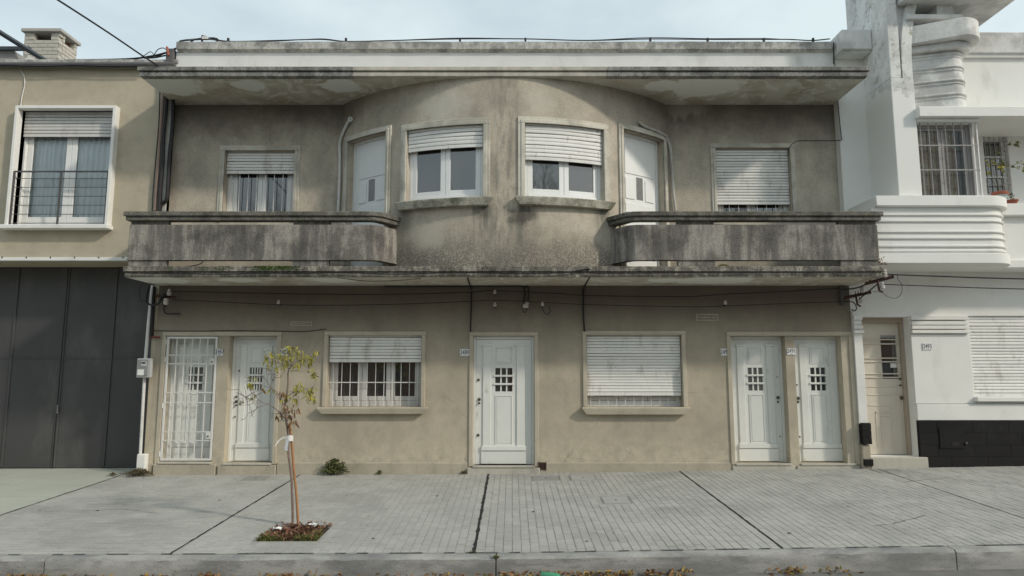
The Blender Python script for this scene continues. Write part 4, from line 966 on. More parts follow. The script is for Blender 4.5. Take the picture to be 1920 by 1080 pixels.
MB().box(WX(1755, 15, -.8), WX(1786, 15, -.8), -.82, .1, zt1 + .0905, zt1 + .30).build('roof_tier', 'old_white_concrete', rh)
MB().box(dx0 - .1, WX(1915, 5, -1.1), -1.15, .4, zt1 + .3005, zt1 + .40).build('roof_slab', 'old_white_concrete', rh, bevel=.01)
MB().box(dx0 - .1, WX(1922, 5, -1.1), -1.22, .45, zt1 + .4005, zt1 + .56).build('roof_slab', 'old_white_concrete', rh, bevel=.01)
MB().box(dx1 - .2, RX1, -.30, -.05, zc1 + .0005, WZ(100, -.3)).build('roof_parapet', 'white_paint_wall', rh)
MB().box(dx1 - .2, RX1, -.40, .0, WZ(100, -.38) + .0005, WZ(60, -.4)).build('parapet_coping', 'old_white_concrete', rh, bevel=.012)
MB().box(dx1 - .2, RX1, -.36, -.3005, WZ(100, -.38) - .06, WZ(100, -.38)).build('parapet_coping', 'white_paint_wall', rh, bevel=.008)
# ground floor of the white house
def bands(x0, x1, yf, zlist, mat='white_paint_wall'):
    for (za, zb, p) in zlist: MB().box(x0 - p * .6, x1 + p * .6, yf - p, yf + .05, za, zb).build('capital_band', mat, rh, bevel=.006)
Pl = MB().box(RX0 + .004, RD[0] - .002, -.06, .001, WZ(795, -.05), RD[3] + .1).build('pilaster', 'white_paint_wall', rh, bevel=.004)
wl = (RS[0] - .012, RD[1] + .002)
MB().box(wl[1], wl[0], -.03, .001, WZ(757, -.03), RD[3] - .31).build('pilaster', 'white_paint_wall', rh, bevel=.006)
Z = lambda y: WZ(y, -.05)
bl = [(Z(600), Z(592), .035), (Z(609), Z(602), .02), (Z(617), Z(610.5), .035), (Z(625), Z(619), .05)]
bands(RX0 + .02, RD[0] - .02, -.06, bl); bands(wl[1] + .03, wl[0] - .03, -.03, bl)
MB().box(wl[1] - .0, RX1, -.055, -.0005, WZ(788, -.05), WZ(758, -.05)).build('base_band', 'white_paint_wall', rh, bevel=.006)
MB().box(RS[0] - .02, RX1, -.12, -.0005, WZ(753, -.1), RS[2] - .001).build('shutter_sill', 'white_paint_wall', rh, bevel=.008)
rsw = MB().box(RS[0], RS[0] + .03, .02, .1, RS[2], RS[3]).build('window', 'window_white', rh); slats(rsw, flat, RS, RS[2] + .01, .0555, 'shutter_white', -.045)
# beige door
y_ = .30; a, b, c, e = RD[:4]
fr = MB(); fr.box(a, a + .035, y_ - .12, y_ + .05, c, e); fr.box(b - .05, b, y_ - .12, y_ + .05, c, e); fr.box(a + .035, b - .05, y_ - .12, y_ + .05, e - .09, e)
la, lb, lc, le = a + .037, b - .052, c + .008, e - .092; yf = y_ - .04
U = lambda u: la + (lb - la) * u; V = lambda v: lc + (le - lc) * v
gl = (.57, .93, .57, .905)
lf = MB(); lf.box(la, U(gl[0]), yf, y_, lc, le); lf.box(U(gl[1]), lb, yf, y_, lc, le); lf.box(U(gl[0]), U(gl[1]), yf, y_, lc, V(gl[2])); lf.box(U(gl[0]), U(gl[1]), yf, y_, V(gl[3]), le)
bd = lf.build('door', 'beige_door', rh); fr.build('frame', 'beige_frame', bd, bevel=.005)
MB().box(U(gl[0]) - .01, U(gl[1]) + .01, y_ - .012, y_ - .006, V(gl[2]) - .01, V(gl[3]) + .01).build('pane', 'dark_glass', bd)
MB().box(U(gl[0]) + .003, U(gl[1]) - .003, yf + .004, yf + .01, V(.885), V(.904)).build('name_plate', 'zinc_grey', bd)
MB().box(U(.78), U(.92), y_ - .022, y_ - .014, V(.655), V(.69)).build('paper_note', 'paper_white', bd)
for v in (.872, .838, .728, .700, .608, .580): MB().box(la + .002, U(.985), yf - .02, yf - .0005, V(v) - .011, V(v) + .011).build('crossbar', 'beige_door', bd, bevel=.004)
for (u0, u1, v0, v1) in ((.03, .98, .505, .515), (.20, .93, .442, .452), (.90, .93, .0, .442), (.20, .72, .362, .372), (.69, .72, .02, .362), (.34, .37, .05, .32), (.34, .70, .31, .32), (.10, .13, .39, .47), (.45, .48, .02, .29), (.45, .70, .282, .292)):
    MB().box(U(u0), U(u1), yf - .009, yf - .0005, V(v0), V(v1)).build('moulding', 'beige_door', bd, bevel=.004)
for v, r in ((.425, .032), (.52, .018), (.57, .02)): knob(bd, U(.955), yf, V(v), r)
st = MB().box(RD[0] - .02, RD[1] + .10, -.11, .34, -.3, c - .001).build('doorstep', 'cement_step', rh, bevel=.012)
MB().box(RD[1] + .02, RD[1] + .05, -.005, .0, WZ(675) - .05, WZ(675) + .05).build('bell_push', 'conduit_white', rh)
# black tiles
tb = MB().box(wl[1] - .0, RX1, -.05, -.0, -.4, WZ(789.5, -.06)).build('tiled_base', 'tile_mortar', rh)
zb_, zt_ = gz(7, 0) - .02, WZ(790, -.06); rows = 4; thh = (zt_ - zb_) / rows; tw = .62
hatch = (WX(1761, 820, -.06), WX(1806, 820, -.06), WZ(841, -.06), WZ(801, -.06))
for r in range(rows):
    x = wl[1] + .0 - (tw * .5 if r % 2 else tw * .15)
    while x < 10.6:
        p, q = max(x, wl[1]) + .0015, x + tw - .0015; x += tw
        if q - p < .04: continue
        MB().box(p, q, -.062 + rnd.uniform(-.0006, .0006), -.0505, zb_ + r * thh + .0015, zb_ + (r + 1) * thh - .0015).build('tile', 'black_tile', tb, bevel=.002)
hd = MB().box(hatch[0], hatch[1], -.075, -.0645, hatch[2], hatch[3]).build('meter_hatch', 'black_tile', rh, bevel=.004)
MB().box(hatch[0] + .2, hatch[0] + .32, -.079, -.0752, hatch[2] + .045, hatch[2] + .11).build('slot', 'black_plastic', hd)
MB().box(hatch[1] + .01, hatch[1] + .05, -.10, -.0645, hatch[2] + .07, hatch[2] + .11).build('padlock', 'brass_dark', hd, bevel=.006)
# side of the base beside the beige door and the broken tiling of the narrow pilaster
MB().box(RX0 + .002, RD[0] - .001, -.10, -.001, -.35, WZ(834, -.1)).build('pilaster_core', 'bare_mortar', rh, bevel=.02, seg=2)
for (ya, yb) in ((833, 793), (874, 861)):
    za, zb = WZ(ya, -.12), WZ(yb, -.12); n = 3 if ya < 840 else 1
    for k in range(n): MB().box(RX0 + .012, RD[0] + .01, -.135, -.0 if k == 9 else -.02, za + (zb - za) * k / n + .002, za + (zb - za) * (k + 1) / n - .002).build('tile', 'black_tile', rh, bevel=.003)
# ============================================================ PIPES, CABLES AND FITTINGS
def curve(pts, n=8):                                   # Catmull-Rom through the given points
    P = [Vector(p) for p in pts]; P = [P[0] * 2 - P[1]] + P + [P[-1] * 2 - P[-2]]; out = []
    for i in range(1, len(P) - 2):
        for k in range(n):
            t = k / n; a, b, c, d = P[i - 1:i + 3]
            out.append(.5 * ((2 * b) + (c - a) * t + (2 * a - 5 * b + 4 * c - d) * t * t + (3 * b - a - 3 * c + d) * t ** 3))
    return out + [P[-2]]
def cable(name, pts, r, mat, label, cat='cable', group=None, n=6, sides=6):
    return tag(MB().tube(curve(pts, n), r, sides).build(name, mat, smooth=True), label, cat, group)
# cables on the roof edge
def PW(l, Y): return [W(x, y, Y) for x, y in l]
rc_ = thing('roof_cable', 'black cable clipped along the top of the grey roof parapet', 'cable', W(945, 78, -.05))
line = [(335, 88), (352, 84), (390, 85), (430, 83), (520, 83), (600, 82), (650, 79), (740, 78), (863, 73), (985, 73), (1100, 77), (1218, 73), (1325, 74), (1430, 74), (1480, 78), (1522, 76), (1556, 73)]
LN = [Vector((v.x, v.y, max(v.z, PT + .012 + .02 * (k % 3)))) for k, v in enumerate(PW(line, -.10))]
MB().tube(curve(LN, 6), .011, 5).build('wire', 'black_plastic', rc_, smooth=True)
MB().tube(curve([v + Vector((0, .02, rnd.uniform(-.005, .04))) for v in LN], 6), .007, 5).build('wire', 'black_plastic', rc_, smooth=True)
first = None
for x, y in ((430, 82), (650, 78), (863, 73), (985, 73), (1218, 73), (1325, 74), (1430, 75), (1522, 76)):
    p = W(x, y, -.05); MB().box(p.x - .018, p.x + .018, -.125, -.08, PT - .002, PT + .075).build('clip', 'black_plastic', rc_, bevel=.004)
cable('cable_loop', PW([(345, 86), (362, 76), (372, 72.5), (378, 72), (392, 71), (404, 71.5), (409, 75), (402, 81), (388, 84), (360, 84), (346, 87)], -.08), .011, 'black_plastic', 'looped black cable at the left end of the roof parapet')
t_ = thing('cable_splitter', 'small white cable splitter on a stub post at the parapet end', 'splitter', W(381, 86, -.08))
p = W(385, 72, -.08); MB().box(p.x - .055, p.x + .06, -.11, -.06, p.z - .03, p.z + .03).build('box', 'conduit_white', t_, bevel=.006)
q = W(379, 66, -.08); MB().tube([(q.x, -.07, PT - .01), (q.x, -.07, q.z)], .018, 6).build('post', 'rust', t_); MB().tube([(q.x, -.07, q.z), (p.x + .03, -.07, p.z + .04)], .010, 5).build('strap', 'zinc_grey', t_)
for i, (l, lb) in enumerate((([(120, 113), (200, 112), (250, 110), (280, 106), (300, 102), (320, 96), (334, 89)], 'thick black cable rising from the tan cornice to the parapet'), ([(262, 109), (272, 103), (283, 97), (292, 106), (305, 102), (325, 95)], 'thin black cable bowed above the tan cornice'), ([(288, 104), (296, 93), (306, 90), (315, 94), (330, 90)], 'thin arched black cable beside the wooden parapet post'), ([(270, 109), (290, 108), (305, 105), (318, 103)], 'short black cable lying on the end of the tan cornice'))):
    cable('cable', PW(l, -.06), (.018, .007, .008, .014)[i], 'black_plastic', lb)
mb = MB(); x0, x1 = WX(312, 110, -.1), WX(330, 110, -.1); mb.box(x0, x1 - .04, -.13, .05, ET - .1, WZ(92, -.1)); o = tag(mb.build('end_post', 'zinc_dark', bevel=.006), 'dark grey boxed post at the left end of the roof parapet', 'post')
tag(MB().tube(PW([(313, 88), (316, 104)], -.14), .022, 6).build('cable_clamp', 'terracotta'), 'small red clamp on the dark grey parapet post', 'clamp')
cable('overhead_cable', [W(303, 128, -1.0), W(262, 101, -1.6), W(200, 59, -2.4), W(104, -3, -3.5), W(20, -55, -4.5), W(20, -55, -4.5) + (W(20, -55, -4.5) - W(104, -3, -3.5)) * 4, W(20, -55, -4.5) + (W(20, -55, -4.5) - W(104, -3, -3.5)) * 12], .013, 'black_plastic', 'straight black overhead cable anchored on the eave corner')
cable('cornice_cable', [Vector((LX0 + 1, -.145, LT - .09))] + [Vector((WX(x, 126, -.14), -.145, LT - .085 + rnd.uniform(-.012, .012))) for x in (0, 40, 90, 140, 190, 240, 275)], .014, 'black_plastic', 'black cable strung beneath the gutter of the tan house')
cable('drop_cable', PW([(34, 112), (37, 127), (45, 143), (46, 160), (41, 182), (38, 205)], -.02), .009, 'conduit_white', 'thin white cable looping down to the white framed window')
# upright pipes where the tan and grey houses meet
yy = -.05
tag(MB().tube(PW([(306, 175), (291, 395)], yy), .030, 8).build('downpipe', 'pipe_tan', smooth=True), 'brownish pink downpipe between the tan and grey walls', 'pipe')
cable('cable_bundle', PW([(313, 165), (311, 210), (306, 260), (305, 300), (301, 350), (299, 395)], yy - .03), .034, 'black_plastic', 'thick black cable bundle beside the brownish downpipe')
cable('service_cable', PW([(300, 160), (298, 230), (292, 300), (287, 360), (285, 398)], yy), .010, 'black_plastic', 'thin black cable running down the tan wall edge')
cable('drain_pipe', PW([(325, 180), (323, 240), (318, 290), (316, 330), (314, 366), (311, 377), (303, 382), (299, 395)], yy - .02), .033, 'black_plastic', 'black pipe with a low elbow on the grey upper wall')
tag(MB().box(WX(311, 280), WX(319, 280), -.03, -.001, WZ(396), WZ(180)).build('wall_strip', 'conduit_drain'), 'grey flat strip between the black pipes', 'strip')
# meter and its pipe by the garage
mx = WX(272, 690, -.06)
tag(MB().tube([W(286, 535, -.05), W(279, 600, -.05), W(273, 672, -.05)], .028, 8).build('meter_pipe', 'conduit_white', smooth=True), 'white upright pipe entering the meter box from above', 'pipe')
tag(MB().tube([W(271, 706, -.05), W(263, 852, -.05)], .026, 8).build('meter_pipe', 'conduit_white', smooth=True), 'white upright pipe leaving the meter box downwards', 'pipe')
tag(MB().tube([W(289, 538, -.04), W(284, 632, -.04)], .032, 8).build('conduit', 'black_plastic', smooth=True), 'black conduit hugging the left edge of the lower wall', 'conduit')
tag(MB().tube([W(281, 632, -.05), W(286, 632, -.05), W(300, 632, -.05)], .016, 8).build('pipe_stub', 'red_pipe', smooth=True), 'short red pipe stub beside the barred gate', 'pipe')
a = W(260, 851, -.06); tag(MB().box(a.x, a.x + .15, -.12, -.002, gz(-6.4, 0) - .01, a.z).build('pipe_guard', 'white_paint_wall', bevel=.015, seg=2), 'white block guarding the foot of the meter pipe', 'block')
mt = thing('electricity_meter', 'grey electricity meter box beside the barred gate', 'meter', (mx, -.08, WZ(708, -.08)))
x0, x1, z0, z1 = WX(260, 690, -.08), WX(287, 690, -.08), WZ(708, -.08), WZ(672, -.08)
MB().box(x0, x1, -.15, -.08, z0, z1).build('case', 'meter_box', mt, bevel=.014, seg=2)
MB().box(x0 + .02, x1 - .05, -.165, -.1505, z0 + .03, z1 - .02).build('cover', 'meter_front', mt, bevel=.01)
MB().box(x0 + .08, x1 - .07, -.175, -.1655, z1 - .14, z1 - .05).build('dial', 'meter_box', mt, bevel=.006)
MB().box(x0 + .095, x1 - .085, -.178, -.1755, z1 - .09, z1 - .065).build('display', 'enamel_black', mt)
MB().box(x0 + .03, x1 - .11, -.168, -.1655, z0 + .04, z0 + .14).build('notice', 'paper_white', mt)
# drain hoses beside the bow doors
def hose(l, lab, m='conduit_drain', ring=False):
    pts = []
    for x, y, k in l:
        if k == 'b': s_, z = BOW(x, y); p = Vector(bow(s_, z, .045))
        else: p = W(x, y, UY - .045)
        pts.append(p)
    o = tag(MB().tube(curve(pts, 8), .026, 8).build('drain_hose', m, smooth=True), lab, 'hose', 'hoses beside the bow doors')
    return o
hose([(660, 226, 'b'), (655, 233, 'b'), (646, 252, 'b'), (641, 270, 'b'), (641, 300, 'b'), (640, 350, 'b'), (638, 398, 'b')], 'pale straight hose beside the bow door with the dull pane, left window side', 'conduit_white')
hose([(1195, 230, 'b'), (1205, 238, 'b'), (1225, 246, 'b'), (1243, 255, 'b'), (1251, 262, 'f'), (1257, 280, 'f'), (1261, 330, 'f'), (1263, 365, 'f'), (1267, 395, 'f')], 'grey hose curling over the head of the brightly lit bow door')
bpy.data.objects['drain_hose']['label'] = 'pale hose dropping straight beside the shaded bow door'
s_, z = BOW(660, 225); p = bow(s_, z, .03); MB().lathey([(.012, .03), (.045, .03), (.05, .0)], p, 12).build('collar', 'conduit_white', bpy.data.objects['drain_hose'], smooth=True)
# thin cable down the right end of the upper wall
cable('service_cable', PW([(1563, 80), (1563, 120)], -.15), .010, 'black_plastic', 'short black cable at the right end of the roof parapet')
cable('service_cable', PW([(1571, 190), (1575, 235), (1577, 256), (1575, 263), (1535, 264), (1500, 264), (1488, 268), (1480, 278), (1478, 292)], -.025), .008, 'black_plastic', 'thin black cable dropping from the eave to the closed upper shutter')
# wires under the slab
yw = -.13
cable('wall_wire', PW([(318, 548), (352, 547), (550, 551), (720, 552), (880, 548), (925, 545), (1040, 550), (1100, 554), (1280, 556), (1356, 552), (1480, 546), (1572, 541)], yw), .009, 'black_plastic', 'upper dark wire strung along the wall beneath the balcony slab')
cable('wall_wire', PW([(322, 563), (352, 563), (545, 572), (720, 571), (880, 565), (925, 563), (1040, 568), (1100, 571), (1280, 575), (1352, 574), (1480, 569), (1590, 565)], yw), .007, 'black_plastic', 'lower dark wire strung along the wall beneath the balcony slab')
cable('wall_wire', PW([(720, 537), (800, 537), (975, 536.5), (982, 540), (984, 552), (981, 568)], -.03), .014, 'black_plastic', 'dark conduit under the slab bending down to the white junction')
cable('wall_wire', PW([(988, 537), (991, 541), (991, 560), (990, 566)], -.03), .009, 'black_plastic', 'short dark wire dropping into the white junction')
cable('wall_wire', [W(876, 519, FY - .02)] + PW([(883, 541), (884, 552), (883, 590), (882, 622)], -.03), .012, 'black_plastic', 'dark conduit running down the wall to the middle door frame')
cable('wall_wire', [W(1106, 519, FY - .02)] + PW([(1096, 538), (1094, 548), (1094, 590), (1096, 622)], -.03), .015, 'black_plastic', 'dark conduit running down to the closed ground floor shutter')
cable('wall_wire', PW([(288, 620), (360, 621), (430, 620), (520, 621), (575, 621), (612, 617)], -.012), .006, 'black_plastic', 'thin wire over the door pair with the barred gate')
cable('slab_cable', [W(x, y, FY - .055) for x, y in ((240, 512), (330, 513), (420, 514), (500, 512), (560, 513), (640, 511), (740, 514), (860, 511), (980, 513), (1060, 511), (1105, 504), (1112, 512), (1300, 511), (1500, 510), (1640, 511))], .009, 'black_plastic', 'black cable lying in the groove of the balcony slab edge')
cable('slab_wire', [W(x, y, FY + .02) for x, y in ((632, 521), (690, 527), (740, 526), (790, 522))], .005, 'black_plastic', 'thin wire sagging below the slab edge')
# insulators
def insul(parent, c, axis='y', r=.028, h=.075):
    if axis == 'z': return MB().lathe([(0, h), (r * .55, h), (r * .8, h * .85), (r * .6, h * .7), (r, h * .55), (r * .95, .01), (r * .5, 0), (0, 0)], c, 12).build('insulator', 'ceramic', parent, smooth=True)
def wall_insulator(px, py, lab, two=False, dz=0):
    p = W(px, py, yw); t_ = thing('wall_insulator', lab, 'insulator', (p.x, yw, p.z), 'insulators under the slab')
    insul(t_, (p.x, yw, p.z - .04), 'z')
    MB().box(p.x - .008, p.x + .008, yw, -.0, p.z - .055, p.z - .040).build('bracket', 'rust', t_); return t_
wall_insulator(928, 547, 'upper white insulator of the pair over the middle door'); wall_insulator(928, 571, 'lower white insulator of the pair over the middle door')
wall_insulator(1017, 570, 'single insulator with a drooping loop beside the white junction'); cable('wire_loop', PW([(1016, 574), (1020, 585), (1027, 589), (1032, 582), (1029, 574)], yw), .008, 'black_plastic', 'drooping wire loop below the single insulator')
wall_insulator(522, 566, 'small white insulator over the shutter a third lowered'); wall_insulator(1360, 567, 'small white insulator between the closed shutter and the right door pair')
t_ = thing('junction_box', 'white junction box with a short wire loop under the slab', 'junction box', W(986, 580, -.06)); p = W(986, 573, -.07)
MB().box(p.x - .05, p.x + .045, -.10, -.03, p.z - .04, p.z + .03).build('body', 'ceramic', t_, bevel=.012); MB().lathe([(0, .05), (.03, .045), (.04, .01), (.04, 0), (0, 0)], (p.x + .02, -.07, p.z + .028), 10).build('cap', 'ceramic', t_, smooth=True)
MB().tube(curve(PW([(980, 578), (982, 585), (986, 585), (987, 578)], -.08), 5), .007, 5).build('wire', 'black_plastic', t_, smooth=True)
def bracket(px, py, Y, lab, ang, s=1.0, n_up=1):
    p = W(px, py, Y); t_ = thing('insulator_bracket', lab, 'bracket', (p.x, Y, p.z), 'rusty wire brackets at the slab ends')
    dx, dz = .22 * s * cos(ang), .22 * s * sin(ang)
    m = MB().tube([(p.x - dx, Y + .06, p.z - dz), (p.x + dx, Y - .02, p.z + dz)], .028 * s, 4).build('arm', 'rust', t_)
    for k in range(4):
        f = -.2 + .22 * k; MB().tube([(p.x + dx * f, Y, p.z + dz * f), (p.x + dx * f, Y, p.z + dz * f + .07)], .007, 5).build('bolt', 'rust', t_)
    insul(t_, (p.x + dx * .35, Y - .01, p.z + dz * .35 + .02), 'z', .042 * s, .13 * s)
    MB().tube([(p.x - dx * .2, Y, p.z), (p.x - dx * .12, Y, p.z - .17 * s), (p.x + .03, Y, p.z - .20 * s)], .018, 5).build('hook', 'rust', t_)
    insul(t_, (p.x - dx * .1 + .05 * s, Y - .01, p.z - .15 * s), 'z', .035 * s, .11 * s)
bracket(310, 556, -.16, 'rusty insulator bracket at the slab end beside the garage', -.1, .9)
bracket(1609, 553, -.22, 'rusty insulator bracket on the grey wall corner beside the white house', .22)
bracket(1650, 525, -1.02, 'rusty insulator bracket on the slab corner beside the white house', .25)
for y0, y1, r, lb in ((515, 523, .012, 'upper black street wire running past the white house'), (534, 542, .009, 'lower black street wire running past the white house')):
    cable('street_wire', [W(1656, y0 - 1, -1.05), W(1760, y0 + 3, -1.1), W(1925, y1, -1.3), W(2300, y1 + 6, -1.8)], r, 'black_plastic', lb)
cable('wire_loop', [W(x, y, -1.06) for x, y in ((1683, 516), (1684, 524), (1691, 534), (1690, 550), (1680, 559), (1665, 556), (1652, 548), (1636, 547))], .006, 'grey_cable', 'thin grey wire looping down from the upper street wire')
cable('wire_loop', [W(x, y, -.2) for x, y in ((1588, 566), (1600, 567), (1606, 577), (1602, 583), (1597, 580))], .009, 'black_plastic', 'small black wire loop at the grey wall corner')
cable('bracket_wire', [W(1646, 532, -1.0), W(1630, 545, -.7), W(1612, 560, -.25)], .010, 'black_plastic', 'black wire linking the two rusty brackets')
cable('bracket_wire', [W(1632, 526, -.95), W(1618, 536, -.6), W(1600, 541, -.2), W(1575, 543, -.13)], .012, 'black_plastic', 'black wire rising under the slab end to the corner bracket')
cable('cable_coil', [W(x, y, -.2) for x, y in ((281, 534), (276, 550), (275, 565), (281, 571), (290, 572), (299, 567), (303, 557), (311, 552))], .019, 'black_plastic', 'thick black cable loop hanging beside the garage')
cable('cable_coil', [W(x, y, -.3) for x, y in ((267, 530), (262, 545), (263, 560), (268, 565), (275, 562))], .007, 'black_plastic', 'thin black cable loop hanging in front of the garage')
cable('wall_wire', PW([(307, 575), (308, 584), (314, 588), (338, 588)], -.04), .010, 'black_plastic', 'short black wire under the bracket beside the garage')
p = W(311, 566, -.17); tag(MB().lathe([(0, .11), (.035, .11), (.042, .09), (.042, .02), (.03, 0), (0, 0)], (p.x, -.17, p.z - .05), 12).build('fuse_holder', 'ceramic', smooth=True), 'white ceramic fuse holder hanging by the garage', 'fuse')
# square dark post at the right end under the slab
tag(MB().box(WX(1576, 555, -.05), WX(1585, 555, -.05), -.06, -.0, WZ(572), SLAB_BOT - .001).build('wall_bracket', 'zinc_dark'), 'dark flat iron plate under the right slab end', 'plate')
# house numbers
def text_mesh(s, size, parent, c, y, mat, sx=.72):
    cu = bpy.data.curves.new('t', 'FONT'); cu.body = s; cu.size = size; cu.align_x = 'CENTER'; cu.align_y = 'CENTER'; cu.offset = .0; cu.extrude = .0008
    o = bpy.data.objects.new('t', cu); COL.objects.link(o); dg = bpy.context.evaluated_depsgraph_get(); me = bpy.data.meshes.new_from_object(o.evaluated_get(dg)); bpy.data.objects.remove(o)
    me.name = 'number'; me.materials.clear(); me.materials.append(M[mat])
    for v in me.vertices: v.co = (v.co.x * sx, -v.co.z, v.co.y)
    q = bpy.data.objects.new('number', me); COL.objects.link(q); q.parent = parent; q.location = Vector((c[0], y, c[1])) - wloc(parent); return q
def plate(a, b, y0, y1, num, lab, Y=-.004, sub=False, rot=0.0):
    p, q = W(a, y1, Y), W(b, y0, Y); t_ = thing('house_number_plate', lab, 'number plate', ((p.x + q.x) / 2, Y, p.z), 'house number plates')
    MB().box(p.x, q.x, Y - .008, Y, p.z, q.z).build('plate', 'enamel_plate', t_, bevel=.004)
    text_mesh(num, (q.z - p.z) * .88, t_, ((p.x + q.x) / 2, (p.z + q.z) / 2 + (.012 if sub else 0)), Y - .0085, 'enamel_black')
    if sub: MB().box((p.x + q.x) / 2 - .022, (p.x + q.x) / 2 + .022, Y - .0092, Y - .0082, p.z + .012, p.z + .019).build('underline', 'enamel_black', t_)
    t_.rotation_euler = (0, rot, 0)
plate(405, 419, 654.5, 667.5, '2487', 'white number plate reading 2487 beside the barred gate', sub=True)
plate(525, 540, 653.5, 667, '2487', 'white number plate reading 2487 behind the young tree')
plate(862, 880, 654.5, 667.5, '2489', 'white number plate reading 2489 by the single middle door')
plate(1351.5, 1367.5, 653.5, 667, '2491', 'white number plate reading 2491 on the wall before the door pair', rot=-.05)
plate(1475.5, 1491.5, 653, 666, '2491', 'white number plate reading 2491 between the paired doors', sub=True)
plate(1730, 1747, 643, 656, '2493', 'small pale number plate reading 2493 on the white pilaster', Y=-.036)
for (a, b, y0, y1, lb) in ((545, 585, 603, 611, 'faint engraved plaque over the door pair with the barred gate'), (1306, 1346, 589, 601, 'faint engraved plaque over the wall beside the right door pair')):
    p, q = W(a, y1), W(b, y0); t_ = thing('wall_plaque', lb, 'plaque', ((p.x + q.x) / 2, 0, p.z), 'engraved wall plaques')
    m = MB(); k = .012; m.box(p.x, q.x, -.006, -.0005, p.z, p.z + k); m.box(p.x, q.x, -.006, -.0005, q.z - k, q.z); m.box(p.x, p.x + k, -.006, -.0005, p.z + k, q.z - k); m.box(q.x - k, q.x, -.006, -.0005, p.z + k, q.z - k); m.build('border', 'stucco_trim', t_)
    m = MB(); x = p.x + .03
    while x < q.x - .05:
        w_ = rnd.uniform(.012, .022); m.box(x, x + w_, -.003, -.0004, (p.z + q.z) / 2 - .014, (p.z + q.z) / 2 + .014); x += w_ + .008 + (.03 if rnd.random() < .15 else 0)
    kind(m.build('engraving', 'plinth_cement', t_), 'stuff')
p = W(1585, 702); tag(MB().box(D5[1] - .012, D5[1] - .001, .05, .09, p.z - .055, p.z + .055).build('bell_push', 'enamel_plate', bevel=.004), 'small white bell push in the reveal of the right door pair', 'bell')
t_ = thing('air_vent', 'small rusty vent grille low beside the middle doorstep', 'vent', W(1017, 882, -.03)); x0, x1, z0, z1 = WX(1011, 874, -.03), WX(1023, 874, -.03), WZ(881, -.03), WZ(867, -.03)
MB().box(x0, x1, -.030, -.0225, z0, z1).build('backing', 'black_plastic', t_)
for k in range(4): z = z0 + (z1 - z0) * (k + .5) / 4; MB().box(x0, x1, -.037, -.0305, z - .008, z + .008).build('slat', 'rust', t_)
m = MB(); m.box(x0 - .012, x0 - .001, -.04, -.0225, z0 - .01, z1 + .01); m.box(x1 + .001, x1 + .012, -.04, -.0225, z0 - .01, z1 + .01); m.build('frame', 'rust', t_)
# scraps on the balcony slab
cable('hose_scrap', [W(x, y, -.9) for x, y in ((1347, 499), (1353, 497), (1362, 497.5), (1367, 500))], .014, 'yellow_plastic', 'bit of yellow hose lying on the balcony slab', 'hose')
p = W(1345, 415, -.85); tag(MB().box(p.x - .09, p.x + .09, -.86, -.84, z_p1 + .0, z_p1 + .05).build('small_board', 'paper_white'), 'small white board showing between balcony panel and coping', 'board')
tag(MB().tube(curve([W(x, y, -.8) for x, y in ((345, 500), (365, 498), (377, 494), (380, 490))], 5), .008, 5).build('twig', 'grey_cable'), 'thin dark stick lying on the slab below the balcony panel', 'stick')

# ============================================================ PLANTS AND LITTER
def leaf(mb, p, d, l, w, curl=.25, roll=None):
    d = Vector(d).normalized(); u = d.cross(Vector((rnd.uniform(-1, 1), rnd.uniform(-1, 1), rnd.uniform(-.3, 1)))).normalized(); n = u.cross(d); p = Vector(p)
    mb.add([p, p + d * l * .45 + u * w * .5 + n * l * .06, p + d * l - n * l * curl, p + d * l * .45 - u * w * .5 + n * l * .06, p + d * l * .5 - n * l * .03], [(0, 1, 4), (1, 2, 4), (2, 3, 4), (3, 0, 4)])
base = G(549, 986); TY = base.y
tree = thing('young_tree', 'thin young street tree with sparse yellowing leaves tied to a stake', 'tree', base)
def T(x, y, dy=0.0): return W(x, y, TY + dy)
tr = MB(); tr.tube(curve([base - Vector((0, 0, .06)), T(549, 960), T(548, 930), T(546, 890), T(541, 850), T(541, 820), T(538, 795)], 5), .0165, 9, .015)
trunk = tr.build('trunk', 'bark', tree, smooth=True)
trunk_tip = T(538, 795)
